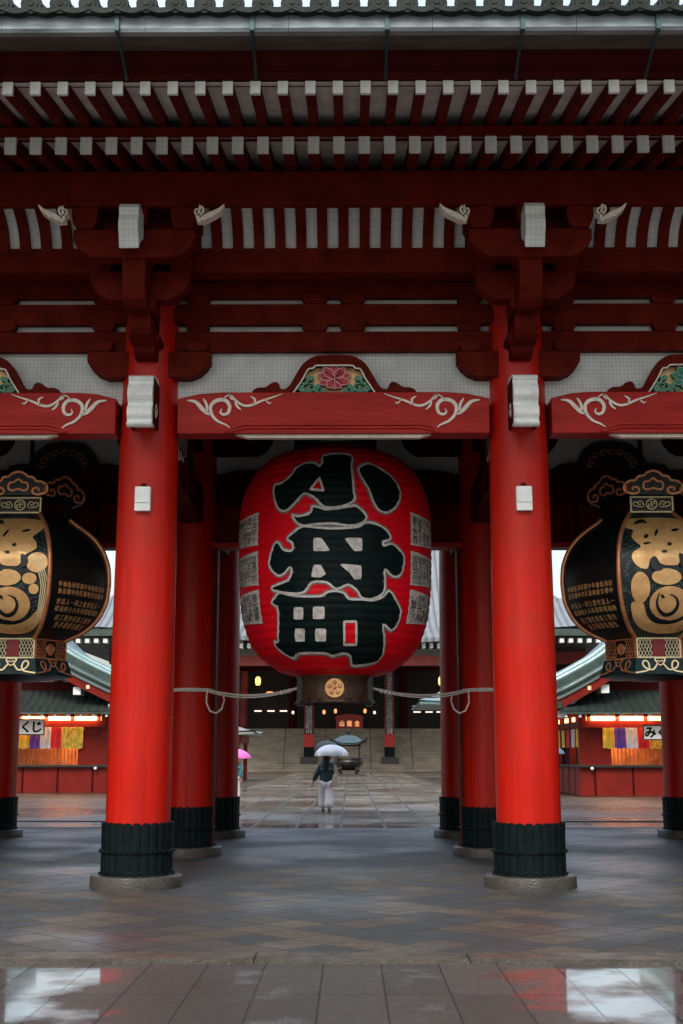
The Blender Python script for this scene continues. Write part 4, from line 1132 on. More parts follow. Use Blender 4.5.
# projecting porch roof over the stairs
PW = 11.0
pp = MB(); pn_ = 26
for i in range(pn_):
    x0_ = -PW+2*PW*i/pn_; x1_ = -PW+2*PW*(i+1)/pn_
    g = lambda x: .6*(abs(x)/PW)**4
    za, zb_ = ZZ(639, HY-14)+g(x0_), ZZ(639, HY-14)+g(x1_)
    pp.hexa([(x0_,HY-14,za-.35),(x1_,HY-14,zb_-.35),(x1_,HY-8,12.6),(x0_,HY-8,12.6),(x0_,HY-14,za),(x1_,HY-14,zb_),(x1_,HY-8,13.4),(x0_,HY-8,13.4)])
obj('porch_roof', pp, HALLTILE, hall)
zr_ = ZZ(648, HY-13.2)
row('porch_rafter_end', -PW+.3, PW-.3, .66, .30, HY-13.3, HY-12, zr_, zr_+.42, WHITE, hall)
obj('porch_soffit', MB().box(-PW+.3, PW-.3, HY-12.9, HY-5, zr_+.05, zr_+.35), DARKWOOD, hall)
obj('porch_plaster', MB().box(-PW+.6, PW-.6, HY-11.2, HY-11, ZZ(657, HY-11), zr_+.1), HALLWALL, hall)
HR = mat('faded_hall_red', (.26,.035,.03), .6, var=.3, vscale=.8)
obj('porch_beam', MB().box(-PW+.4, PW-.4, HY-11.6, HY-10.9, ZZ(666, HY-11), ZZ(656, HY-11), .05), HR, hall)
obj('inner_beam', MB().box(-24, 24, HY+4, HY+5, ZZ(664, HY+4), ZZ(652, HY+4), .05), HR, hall)
obj('upper_wall', MB().box(-24, 24, HY+4.4, HY+5.4, ZZ(653, HY+4), 12), HALLWALL, hall)
for zz in (9.9, 11.0): obj('wall_beam', MB().box(-24, 24, HY+4.1, HY+4.45, zz, zz+.35), DARKRED, hall)
obj('interior_wall', MB().box(-24, 24, HY+9, HY+9.4, FZ, 12), DARKWOOD, hall)
obj('body', MB().box(-24, 24, HY+9.5, HY+30, FZ-.1, 12), DARKRED, hall)
obj('platform', MB().box(-26, 26, HY+5.7, HY+32, 0, FZ), STONE, hall)
# stairs
st = MB(); NS = 18; ry = 5.7/NS
for i in range(NS): st.box(-24, 24, HY+ry*i, HY+5.72, FZ*i/NS+.002, FZ*(i+1)/NS-(.012 if i < NS-1 else .004), .02)
stair = obj('stairs', st, STEPST, hall)
ed = MB()
for i in range(NS): ed.box(-24, 24, HY+ry*i-.03, HY+ry*i+.10, FZ*(i+1)/NS-.01, FZ*(i+1)/NS+.012)
obj('step_edge_strip', ed, mat('pale_step_edge', (.55,.48,.38), .5, var=.3, vscale=.8), stair)  # paler strip along the front edge of every step
for xx in (-6.2, -2.2, 2.2, 6.2): lr = MB(); lr.cyl((xx, HY+.2, .9), (xx, HY+5.4, FZ+.9), .03, n=6); lr.cyl((xx,HY+.2,.0),(xx,HY+.2,.9),.03,n=6); obj('handrail', lr, STONE, stair)
# porch columns with the inscribed boards
BOARDT = {-1: '真身絶表象雲霞画出補陀山', 1: '実相非荘厳金碧装成安楽刹'}
for sg, px in ((-1, 309), (1, 389.5)):
    yc = HY-.6; zb_ = 0.0
    yc = HY+1.7
    xc = XX(px, yc, 745)
    base = ZZ(762, yc); 
    z1_, z2_ = ZZ(757, yc), ZZ(747, yc)
    z3_ = ZZ(734.5, yc)
    cm = obj('porch_column', MB().box(xc-.46, xc+.46, yc-.46, yc+.46, z2_, 11.0, .08), HR, hall)
    obj('stone_footing', MB().box(xc-.85, xc+.85, yc-.85, yc+.85, .4, z1_, .06), STONE, cm)
    obj('black_shoe', MB().box(xc-.49, xc+.49, yc-.49, yc+.49, z1_, z2_, .05), SLEEVE, cm)
    obj('bright_red_band', MB().box(xc-.475, xc+.475, yc-.475, yc+.475, z2_, z3_, .05), mat('bright_red_band_paint', (.62,.02,.015), .4), cm)
    bt, bb = ZZ(672, yc-.5), z3_+.05
    bd = obj('inscribed_board', MB().box(xc-.34, xc+.34, yc-.56, yc-.47, bb, bt, .03), mat('board_black_lacquer', (.02,.015,.015), .4), cm)
    tx = MB(); n_ = len(BOARDT[sg]); sz = (bt-bb)/n_
    for i, ch in enumerate(BOARDT[sg]):
        V, Fc = glyphs(ch, sz*1.12)
        zc = bt-sz*(i+.5)
        for dx, dz in ((0,0),(.035,0),(-.035,0),(0,.03)): tx.add([(xc+x*1.0+dx, yc-.565, zc+y+dz) for x, y in V], Fc)
    obj('board_characters', tx, mat('white_characters', (.92,.90,.86), .6), bd)
# back row of hall columns
for i, xx in enumerate((-21,-15.5,-10.6,-5.6,5.6,10.6,15.5,21)):
    obj('hall_column', MB().cyl((xx, HY+6.6, FZ), (xx, HY+6.6, 10.4), .42, n=20), HR if abs(xx) > 9 else DARKRED, hall)
# lamps inside
def lamp(px, py, Y, w, h, m, name, label, cat, grp=None):
    x, z = W(px, py, Y)
    t = thing(name, label, cat, (x, Y, z), grp)
    if 'tube' in name: 
        obj('tube', MB().box(x-w/2, x+w/2, Y-.06, Y+.06, z-h/2, z+h/2, .03), m, t); obj('housing', MB().box(x-w/2-.05, x+w/2+.05, Y-.1, Y+.1, z+h/2, z+h/2+.12), DARKWOOD, t)
        obj('hanger', MB().cyl((x,Y,z+h/2+.1),(x,Y,9.6),.02,n=5), DARKWOOD, t)
    else:
        obj('shade', MB().lathe([(.0,-h/2),(w*.35,-h/2),(w/2,-h*.2),(w/2,h*.25),(w*.3,h/2),(0,h/2)], 12, (x,Y,z)), m, t)
        obj('frame', MB().lathe([(w*.42,h/2),(w*.30,h/2+.12),(.03,h/2+.2)], 12, (x,Y,z)).cyl((x,Y,z+h/2+.18),(x,Y,10.2),.02,n=5), DARKWOOD, t)
    return t
for px, w_ in ((258,'left outermost'),(271,'left middle'),(283.5,'left inner')): lamp(px, 711, HY+6, .75, .13, LAMPW, 'tube_lamp', f'{w_} white tube light glowing in the dark hall', 'tube light', 'white tube lights in the hall')
for px, w_ in ((417,'right inner'),(429,'right middle'),(440,'right outermost')): lamp(px, 712, HY+6, .75, .12, LAMPW, 'tube_lamp', f'{w_} white tube light glowing in the dark hall', 'tube light', 'white tube lights in the hall')
lamp(258, 681, HY+5.4, .55, .85, LAMPY, 'hanging_lamp', 'yellow lantern glowing in the hall left of the ring', 'hanging lamp', 'yellow lanterns in the hall')
lamp(441, 681, HY+5.4, .55, .85, LAMPY, 'hanging_lamp', 'yellow lantern glowing in the hall at the far right', 'hanging lamp', 'yellow lanterns in the hall')
lamp(270, 693, HY+6, .75, .28, LAMPO, 'hanging_lamp', 'wide dim orange lamp below the left yellow lantern', 'hanging lamp')
lamp(435, 700, HY+6, .6, .25, LAMPO, 'hanging_lamp', 'wide dim orange lamp below the right yellow lantern', 'hanging lamp')
for px, py, w_ in ((324,712,'left of'),(335.5,711,'just left of'),(365,711,'right of')): lamp(px, py, HY+5.6, .28, .42, LAMPO, 'altar_lamp', f'small orange altar lamp {w_} the lettered red chest', 'hanging lamp', 'small orange altar lamps')
for px, w_ in ((293,'left'),(374.5,'right')): lamp(px, 712.5, HY+5.6, .26, .3, LAMPW, 'altar_lamp', f'small white lamp beside the {w_} inscribed hall column', 'hanging lamp', 'small white altar lamps')
# red lettered chest
xa, za = W(336, 731, HY+6.3); xb, zb_ = W(363, 716, HY+6.3)
ch = thing('offering_chest', 'red chest with gilded characters at the top of the hall stairs', 'offering chest', ((xa+xb)/2, HY+6.6, FZ))
CRED = mat('chest_red', (.45,.03,.025), .4, var=.2, emit=(.5,.03,.02), estr=0)
zc0_ = FZ
obj('chest_body', MB().box(xa, xb, HY+5.9, HY+7, zc0_, zb_-.25, .03), CRED, ch)
obj('chest_lid', MB().prism([(xa-.1,zb_-.247),(xb+.1,zb_-.247),(xb-.05,zb_),( (xa+xb)/2+.4,zb_+.18),((xa+xb)/2-.4,zb_+.18),(xa+.05,zb_)], HY+5.85, HY+7), CRED, ch)
tx = MB()
for i, c_ in enumerate('山龍金'):
    V, Fc = glyphs(c_, .62); xc = xa+(xb-xa)*(.22+.28*i)
    for dx in (-.03, 0, .03): tx.add([(xc+x*.85+dx, HY+5.86, (zc0_+zb_-.25)/2+.02+y) for x, y in V], Fc)
obj('chest_characters', tx, mat('chest_glowing_gold', (.9,.62,.36), .4, emit=(1,.6,.3), estr=.25), ch)  # gold letters with a weak glow of their own added

# ================================================================ INCENSE BURNER
CY_ = 97.0
xc = XX(348.5, CY_, 760)
k_ = CY_/FOC*1.0
cen = thing('incense_burner', 'black bronze incense burner with an upswept roof in front of the hall stairs', 'incense burner', (xc, CY_, 0))
BRO = mat('black_bronze', (.03,.028,.025), .38, metal=.6, var=.4, vscale=3)
zr = ZZ(776, CY_); zr = 0
h_ = ZZ(758, CY_)
obj('bowl', MB().lathe([(.0,.45),(.55,.45),(.95,.75),(1.16,h_*.72),(1.12,h_*.86),(1.02,h_*.9),(1.2,h_),(1.08,h_),(.95,h_*.9),(0,h_*.85)], 32, (xc,CY_,0)), BRO, cen)
for i in range(3+1):
    a = PI/4+i*PI/2; obj('foot', MB().tube([(xc+.75*cos(a),CY_+.75*sin(a),.7),(xc+.98*cos(a),CY_+.98*sin(a),.42),(xc+.80*cos(a),CY_+.80*sin(a),.15),(xc+.92*cos(a),CY_+.92*sin(a),.0)],[.2,.17,.11,.15],8), BRO, cen)
obj('pedestal', MB().box(xc-1.35, xc+1.35, CY_-1.35, CY_+1.35, 0, .16, .03), STONE, cen)
rt0, rt1 = ZZ(743, CY_), ZZ(734.5, CY_)
for sx in (-1, 1):
    for sy in (-1, 1): obj('post', MB().cyl((xc+sx*.85, CY_+sy*.85, h_*.86), (xc+sx*.8, CY_+sy*.8, rt0+.05), .06, n=8), BRO, cen)
obj('roof_frieze', MB().box(xc-.95, xc+.95, CY_-.95, CY_+.95, rt0-.26, rt0-.02, .02), BRO, cen)
vs = []; n = 12
for j in range(n+1):
    for i in range(n+1):
        u, v = -1+2*i/n, -1+2*j/n; d = 1-max(abs(u), abs(v)); c_ = abs(u*v)
        vs.append((xc+u*1.22*(1+.10*c_**3), CY_+v*1.22*(1+.1*c_**3), rt0 + (rt1-rt0)*(1-(1-d)**2.2)*1.0 + .38*c_**4*(1-d*3 if d < .33 else 0)))
rm = MB().add(vs, [(j*(n+1)+i, j*(n+1)+i+1, (j+1)*(n+1)+i+1, (j+1)*(n+1)+i) for j in range(n) for i in range(n)], True)
m_ = len(rm.v); rm.add([(x, y, z-.12) for x, y, z in vs], [(j*(n+1)+i, (j+1)*(n+1)+i, (j+1)*(n+1)+i+1, j*(n+1)+i+1) for j in range(n) for i in range(n)])
obj('burner_roof', rm, mat('burner_green_roof', (.07,.11,.12), .3, metal=.4, var=.2), cen)
for sx in (-1, 1):
    for sy in (-1, 1): cn = MB().tube([(xc+sx*1.0, CY_+sy*1.0, rt0+.06), (xc+sx*1.28, CY_+sy*1.28, rt0+.16), (xc+sx*1.42, CY_+sy*1.36, rt0+.42)], [.10,.09,.03], 6); obj('roof_corner_horn', cn, BRO, cen)
obj('finial', MB().lathe([(0,0),(.16,.02),(.1,.12),(.18,.24),(.12,.38),(0,.5)], 12, (xc,CY_,rt1-.03)), BRO, cen)

# ================================================================ SIDE HALLS WITH FORTUNE STALLS
ROOFR = ribbed('green_copper_tile_roof', (.22,.29,.30), .42, 1, .33, .3, .7)
PENT = ribbed('dark_green_pent_roof', (.045,.06,.055), .35, 0, .4, .3, .5, .5)
STALLRED = mat('stall_red_paint', (.17,.010,.006), .5, spec=.2, var=.2, vscale=1.5)
STALLCOL = [(.80,.50,.05),(.13,.05,.35),(.72,.66,.68),(.68,.02,.03),(.86,.55,.06)]
CLOTH = [mat(n_, c_, .8, var=.15, vscale=3) for n_, c_ in zip(('yellow_cloth','purple_cloth','white_cloth','red_cloth','gold_cloth'), STALLCOL)]
GOLDCL = mat('gold_brocade', (.80,.48,.06), .6, var=.5, vscale=6)
def side_hall(sg, Yf, xcorner, side):
    F = lambda x: sg*x        # x grows away from the path
    t = thing('side_hall', f'red gabled temple side hall with green copper roof and lit fortune counter on the {side}', 'temple building', (sg*(xcorner+6), Yf+8, 0))
    XC, XO = xcorner, xcorner+13
    def bx(x0, x1, y0, y1, z0, z1, b=0): a, c = sorted((F(x0), F(x1))); return MB().box(a, c, y0, y1, z0, z1, b)
    ct = ZZ(765, Yf-.5)
    zt = ZZ(711.5, Yf)        # under the pent roof
    lz = ZZ(717, Yf)
    # counter
    cnt = obj('counter', bx(XC-.25, XO, Yf-.45, Yf+.1, .02, ct-.09), STALLRED, t)
    obj('counter_top', bx(XC-.4, XO, Yf-.62, Yf+.4, ct-.088, ct, .02), DARKWOOD, cnt)
    obj('counter_side', bx(XC-.25, XC+.1, Yf+.11, Yf+10, .02, ct-.09), STALLRED, t)
    obj('side_shelf', bx(XC-.4, XC+.3, Yf+.41, Yf+10, ct-.088, ct, .02), DARKWOOD, t)
    for i in range(7): obj('counter_batten', bx(XC+.3+i*1.5, XC+.38+i*1.5, Yf-.475, Yf-.452, .02, ct-.1), DARKRED, cnt)
    for i in range(6): obj('side_batten', bx(XC-.275, XC-.252, Yf+.6+i*1.5, Yf+.68+i*1.5, .02, ct-.1), DARKWOOD, t)
    for xx in (XC+.2, XC+4.1): obj('bracket_lamp', MB().ball((F(xx), Yf-.64, ct-.14), .07, n=10, m=6), WHITE, cnt)
    # posts and side bays
    for xx in (XC, XC+5.1, XC+10): obj('corner_post', bx(xx-.13, xx+.13, Yf+.12, Yf+.38, .02, zt+.1, .02), STALLRED, t)
    for i in range(4): obj('side_post', bx(XC-.1, XC+.12, Yf+2.4+i*2.4, Yf+2.6+i*2.4, ct, zt+.1, .02), STALLRED, t)
    red = obj('red_panel', bx(XC+.14, XC+1.15, Yf+.2, Yf+.3, ct, lz-.3), STALLRED, t)
    obj('header_beam', bx(XC-.1, XO, Yf+.08, Yf+.34, lz-.42, lz-.16, .02), STALLRED, t)
    obj('side_header_beam', bx(XC-.1, XC+.15, Yf+.4, Yf+10, lz-.42, lz-.16, .02), STALLRED, t)
    # lit strip behind the header
    ls = obj('strip_light', bx(XC+.2, XO-.5, Yf+.20, Yf+.26, lz-.14, lz+.04), WARM, t)
    obj('side_strip_light', bx(XC+.0, XC+.06, Yf+.5, Yf+9.6, lz-.14, lz+.04), WARM, t)
    for i in range(9): obj('strip_divider', bx(XC+.2+i*1.15, XC+.36+i*1.15, Yf+.12, Yf+.195, lz-.155, lz+.2), STALLRED, t)
    for i in range(6): obj('strip_divider', bx(XC-.08, XC-.02, Yf+.9+i*1.6, Yf+1.2+i*1.6, lz-.155, lz+.2), STALLRED, t)
    # interior
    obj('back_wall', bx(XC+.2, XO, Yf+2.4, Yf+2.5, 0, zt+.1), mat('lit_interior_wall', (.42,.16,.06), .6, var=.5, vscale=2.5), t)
    obj('inner_ceiling', bx(XC-.1, XO, Yf+.1, Yf+10, zt+.11, zt+.16), DARKRED, t)
    obj('lattice', (lambda m: ([m.box(*sorted((F(XC+1.3+i*.16), F(XC+1.33+i*.16))), Yf+.5, Yf+.53, ct, ct+.75) for i in range(50)], m)[1])(MB()), mat('lattice_wood', (.35,.12,.05), .5), t)
    obj('side_window_screen', (lambda m: ([m.box(*sorted((F(XC+.02), F(XC+.05))), Yf+.6+i*.42, Yf+.64+i*.42, ct, lz-.42) for i in range(22)], m)[1])(MB()), DARKWOOD, t)
    for i in range(8):
        a = Yf+.5+i*1.2
        obj('side_banner', bx(XC-.06, XC-.03, a, a+.75, ct+.7, lz-.45), CLOTH[(4, 2, 3, 4)[i % 4]], t)
    # pent roof
    pz0, pz1 = ZZ(711, Yf-1.2), ZZ(690, Yf+.2)
    pr_ = [(Yf-1.3, pz0), (Yf-1.3, pz0+.10), (Yf-.6, pz0+.30), (Yf+.5, pz1), (Yf+.5, pz1-.1), (Yf-.2, pz0+.1)]
    a, c = sorted((F(XC-1.1), F(XO+1)))
    pent = obj('pent_roof', MB().prism(pr_, a, c, axis='x'), PENT, t)
    obj('pent_roof_end', MB().tube([(F(XC-1.15), Yf-1.4, pz0+.22), (F(XC-1.02), Yf-.7, pz0+.32), (F(XC-.75), Yf+.3, pz1)], [.13,.13,.12], 8), DARKROOF, pent)
    obj('pent_eave_board', bx(XC-1.1, XO+1, Yf-1.27, Yf-1.18, pz0-.12, pz0-.003), DARKROOF, pent)
    a_, c_ = sorted((F(XC-.9), F(XC-.8))); re = obj('pent_rafter_end', MB().box(a_, c_, Yf-1.2, Yf-1.1, pz0-.24, pz0-.13), WHITE, pent)
    for i in range(1, 26): dup(re, (sg*i*.55, 0, 0))
    obj('side_pent_roof', MB().prism([(F(XC-1.15), pz0), (F(XC-1.15), pz0+.1), (F(XC-.5), pz0+.3), (F(XC+.2), pz1-.05), (F(XC+.2), pz1-.15)], Yf-1.1, Yf+11), DARKROOF, t)
    # upper wall under the gable
    uz = ZZ(672, Yf+.8)
    obj('upper_beam', bx(XC-.4, XO, Yf+.7, Yf+.95, pz1-.02, pz1+.38, .02), DARKRED, t)
    obj('side_wall', bx(XC+.12, XC+.3, Yf+1.1, Yf+12, pz1-.3, pz1+.3), DARKRED, t)
    pd = MB()
    for i in range(7):
        pd.tube([(F(XC+2.9+.5*cos(j*.5+i)), Yf+.85, pz1+.75+.18*sin(j*.5+i)) for j in range(6)], .05, 6)
    obj('dark_gable_carving', pd, DARKWOOD, t)
    # main gable roof, verge towards the viewer
    return t, XC, Yf, ct, lz, zt, pz1
def gable_roof(t, sg, Yv, pts, XC, zw, length, m, th=.22):
    """pts: (distance from path, height) along the curved slope from eave up to ridge"""
    P_ = smooth_loop(pts, 4, False)
    mb = MB(); top = [(sg*x, z) for x, z in P_]
    low = [(sg*(x), z-th) for x, z in P_]
    mb.prism(top + list(reversed(low)), Yv, Yv+length)
    ro = obj('roof', mb, m, t)
    # mirrored far slope
    xr = P_[-1][0]
    far = [(sg*(2*xr-x), z) for x, z in P_]
    obj('far_roof_slope', MB().prism(far + [(x, z-th) for x, z in reversed(far)], Yv, Yv+length), m, t)
    # gable wall, cut to the roof line
    q = [(x, z-th-.02) for x, z in P_ if x > XC+.1]
    wall = [(sg*(XC+.1), zw-.3), (sg*(XC+.1), q[0][1])] + [(sg*x, z) for x, z in q] + [(sg*xr, zw-.3)]
    obj('gable_plaster', MB().prism(wall, Yv+2.1, Yv+2.3), mat('side_hall_plaster', (.36,.35,.33), .8, var=.25), t)
    for xx in (XC+.3, XC+2.3, XC+4.3):
        zt_ = max([z for x, z in q if x <= xx+.2] or [q[0][1]])-.1
        obj('gable_post', MB().box(min(sg*(xx-.14), sg*(xx+.14)), max(sg*(xx-.14), sg*(xx+.14)), Yv+1.95, Yv+2.09, zw+.38, zt_), DARKRED, t)
    # descending ridge set back from the verge
    for dy, h_ in ((1.3, .50), (2.6, .62)):
        rdg = [(sg*x, z-.05) for x, z in P_] + [(sg*x, z+h_) for x, z in reversed(P_)]
        obj('descending_ridge', MB().prism(rdg, Yv+dy, Yv+dy+.32), DARKROOF if dy < 2 else TEALROOF, ro)
        obj('ridge_roll', MB().tube([(sg*x, Yv+dy+.16, z+h_+.03) for x, z in P_], .15, 8), TEALROOF, ro)
    # verge roll and bargeboard
    obj('verge_tiles', MB().tube([(sg*x, Yv+.02, z+.06) for x, z in P_], .13, 8), DARKROOF, ro)
    obj('verge_tiles', MB().tube([(sg*x, Yv+.42, z+.07) for x, z in P_], .10, 8), DARKROOF, ro)
    bb = [(sg*x, z-th-.02) for x, z in P_] + [(sg*x, z-th-.38) for x, z in reversed(P_)]
    obj('bargeboard', MB().prism(bb, Yv+.08, Yv+.20), STALLRED, ro)
    obj('ridge', MB().box(min(sg*xr-.3, sg*xr+.3), max(sg*xr-.3, sg*xr+.3), Yv-.1, Yv+length, P_[-1][1]-.05, P_[-1][1]+.7, .05), DARKROOF, ro)
    for i in (3, 9):
        if i < len(P_): obj('gilt_boss', MB().box(min(sg*P_[i][0]-.07, sg*P_[i][0]+.07), max(sg*P_[i][0]-.07, sg*P_[i][0]+.07), Yv+.03, Yv+.079, P_[i][1]-th-.26, P_[i][1]-th-.10), PALEGOLD, ro)
    # rafter noses under the verge
    for i in (4, 12):
        if i < len(P_): obj('white_beam_end', MB().box(min(sg*P_[i][0]-.16, sg*P_[i][0]+.16), max(sg*P_[i][0]-.16, sg*P_[i][0]+.16), Yv+.25, Yv+1.2, P_[i][1]-th-.75, P_[i][1]-th-.42), WHITE, ro)
    return ro
def curtain_sign(sg, Yf, XC, ct, lz, side, cols, x0, sign_px, text, sw):
    zt_, zb_ = lz-.43, ZZ(748.5, Yf)
    w = .46
    cu = thing('curtain', f'five-coloured curtain in yellow, purple, white, red and gold over the {side} fortune counter', 'curtain', (sg*(XC+3), Yf+.05, zt_), 'five-coloured curtains over the fortune counters')
    xs = x0
    for i, ci in enumerate(cols):
        vs = []; n = 10
        x_a = xs; x_b = xs + w
        for j in range(7):
            z = zt_+(zb_-zt_)*j/6
            for q in range(n+1):
                vs.append((x_a+(x_b-x_a)*q/n, Yf+.03+.035*sin(q*1.3+j*.35+i)+.015*sin(j*1.2), z+.02*sin(q*.8+i)*(j/6)))
        mb = MB().add(vs, [(j*(n+1)+q, j*(n+1)+q+1, (j+1)*(n+1)+q+1, (j+1)*(n+1)+q) for j in range(6) for q in range(n)], True)
        obj('cloth_panel', mb, GOLDCL if ci == 4 else CLOTH[ci], cu, fix=False); xs += w+.004
    # sign board
    (sx0, sz1), (sx1, sz0) = W(sign_px[0], sign_px[1], Yf-.5), W(sign_px[2], sign_px[3], Yf-.5)
    if sx1-sx0 < sw: 
        if sg < 0: sx0 = sx1-sw
        else: sx1 = sx0+sw
    sn = thing('sign', f'white hanging sign with black hiragana on the {side} fortune counter', 'sign', ((sx0+sx1)/2, Yf-.5, sz0), 'hanging hiragana signs at the fortune counters')
    obj('board', MB().box(sx0, sx1, Yf-.53, Yf-.49, sz0, sz1, .01), mat('sign_white', (.72,.70,.66), .6), sn)
    fm = MB()
    for a, b, c, d in ((sx0-.04,sx1+.04,sz0-.05,sz0),(sx0-.04,sx1+.04,sz1,sz1+.05),(sx0-.04,sx0,sz0,sz1),(sx1,sx1+.04,sz0,sz1)): fm.box(a, b, Yf-.55, Yf-.48, c, d)
    obj('frame', fm, DARKWOOD, sn)
    tx = MB(); n = len(text); cw = (sx1-sx0-.06)/n
    for i, c_ in enumerate(text):
        V, Fc = glyphs(c_, min(cw*1.05, (sz1-sz0)*.95))
        for dx, dz in ((0,0),(.02,0),(-.02,0),(0,.02),(0,-.02),(.014,.014),(-.014,-.014)): tx.add([(sx0+.03+cw*(i+.5)+x+dx, Yf-.536, (sz0+sz1)/2+y+dz) for x, y in V], Fc)
    obj('lettering', tx, INK, sn)
    for xx in (sx0+.12, sx1-.12): obj('hanger', MB().cyl((xx, Yf-.51, sz1+.04), (xx, Yf-.4, lz+.3), .012, n=5), DARKWOOD, sn)
def stall_light(t, sg, XC, Yf, lz, side):
    l = bpy.data.lights.new('stall_light', 'AREA'); l.size = .5; l.energy = 90; l.color = (1, .5, .2)
    o = bpy.data.objects.new('stall_light', l); COL.objects.link(o); o.location = (sg*(XC+1.6), Yf+1.6, lz-.1)
    for i, xx in enumerate((XC+1.6, XC+4.6)):
        l = bpy.data.lights.new('stall_light', 'AREA'); l.shape = 'RECTANGLE'; l.size = 2.6; l.size_y = .12; l.energy = 55; l.color = (1, .55, .25)
        o = bpy.data.objects.new('stall_light', l); COL.objects.link(o); o.location = (sg*xx, Yf+.02, lz-.0); o.rotation_euler = (math.radians(12), 0, 0)
# right hall
YR = 51.0
xr_ = XX(584, YR, 765)
tR, XC, Yf, ct, lz, zt, pz1 = side_hall(1, YR, xr_, 'right')
def rp(px, py, Y): x, z = W(px, py, Y); return (abs(x), z)
gp = [rp(540, 711, YR-1.2), rp(562, 701.5, YR-1.2), rp(584, 690, YR-1.2), rp(606, 677, YR-1.2), rp(626, 661, YR-1.2)]
top_ = (gp[-1][0]+3.6, gp[-1][1]+3.6)
gable_roof(tR, 1, YR-1.2, [(x, z+.36) for x, z in gp] + [(gp[-1][0]+1.8, gp[-1][1]+1.85), top_], XC, pz1, 15, ROOFR)
stall_light(tR, 1, XC, YR, lz, 'right')
curtain_sign(1, YR, XC, ct, lz, 'right', (0,1,2,3,4,4,4), XX(603, YR, 735), (643.5, 726, 664, 739), 'みくじ', 1.42)
# left hall
YL = 55.0
xl_ = -XX(103, YL, 765)
tL, XC, Yf, ct, lz, zt, pz1 = side_hall(-1, YL, xl_, 'left')
gp = [rp(124, 702, YL-1.2), rp(111, 697, YL-1.2), rp(92, 688, YL-1.2), rp(76, 680, YL-1.2), rp(62, 672, YL-1.2), rp(46, 661, YL-1.2)]
gable_roof(tL, -1, YL-1.2, [(x, z+.36) for x, z in gp] + [(gp[-1][0]+1.9, gp[-1][1]+1.9), (gp[-1][0]+3.7, gp[-1][1]+3.9)], XC, pz1, 15, ROOFR)
stall_light(tL, -1, XC, YL, lz, 'left')
curtain_sign(-1, YL, XC, ct, lz, 'left', (4,0,1,2,3,4,4), XX(83, YL, 735)-7*.464, (20, 720, 43.5, 734), 'みくじ', 1.56)
# small pavilion whose green roof peeps out beyond the right hall
def pavilion(name, label, px, py, Y, sg, w, m, post_m, rise, cat='pavilion'):
    x, z = W(px, py, Y); xc = x+sg*w
    t = thing(name, label, cat, (xc, Y, 0))
    n = 12; vs = []
    for j in range(n+1):
        for i in range(n+1):
            u, v = -1+2*i/n, -1+2*j/n; d = 1-max(abs(u), abs(v)); c_ = abs(u*v)
            vs.append((xc+u*w, Y+v*w, z+rise*(d**1.35)-.12*w*(1-c_**2)*(max(0, 1-3*d))*.3))
    mb = MB().add(vs, [(j*(n+1)+i, j*(n+1)+i+1, (j+1)*(n+1)+i+1, (j+1)*(n+1)+i) for j in range(n) for i in range(n)])
    mb.add([(a, b, c-.22) for a, b, c in vs], [(j*(n+1)+i, (j+1)*(n+1)+i, (j+1)*(n+1)+i+1, j*(n+1)+i+1) for j in range(n) for i in range(n)])
    mb.box(xc-w+.05, xc+w-.05, Y-w+.05, Y+w-.05, z-.30, z-.12)
    obj('roof', mb, m, t)
    for sx in (-1, 1):
        for sy in (-1, 1):
            k_i = .72 if w < 4.5 else .48
            obj('post', MB().box(xc+sx*w*k_i-.12, xc+sx*w*k_i+.12, Y+sy*w*k_i-.12, Y+sy*w*k_i+.12, 0, z-.31), post_m, t)
    obj('eave_beam', MB().box(xc-w*(k_i+.06), xc+w*(k_i+.06), Y-w*(k_i+.06), Y+w*(k_i+.06), z-.75, z-.32), post_m, t)
    return t
pavilion('pavilion', 'fountain pavilion with bright teal copper roof behind the right-hand columns', 415, 703, 84, 1, 5.0, TEALROOF, DARKWOOD, 3.2)
pavilion('shelter', 'low grey-roofed shelter on red posts beyond the left-hand columns', 259, 731, 80, -1, 3.8, mat('grey_shelter_roof', (.24,.25,.24), .4), HR, 1.1, 'shelter')
xx_, zz_ = W(556, 665, 66)
sh = thing('shrine_building', 'small temple building with teal gable edges beyond the right fortune hall', 'temple building', (xx_-.2, 68, 0))
obj('wall', MB().box(xx_-3.4, xx_+1.6, 66.5, 72, 0, zz_-1.0), HR, sh)
rr = MB(); rr.prism([(xx_-5.2, zz_+.6+2.3), (xx_-1.8, zz_+.55), (xx_+1.6, zz_-1.3), (xx_+3.0, zz_-1.9), (xx_+3.0, zz_-2.15), (xx_+1.6, zz_-1.6), (xx_-1.8, zz_+.25), (xx_-5.2, zz_+2.6)], 65.5, 73)
obj('roof', rr, TEALROOF, sh)
obj('bargeboard', MB().prism([(xx_-5.2, zz_+2.55), (xx_-1.8, zz_+.2), (xx_+1.6, zz_-1.65), (xx_+1.6, zz_-1.9), (xx_-1.8, zz_-.1), (xx_-5.2, zz_+2.2)], 65.6, 65.8), STALLRED, sh)

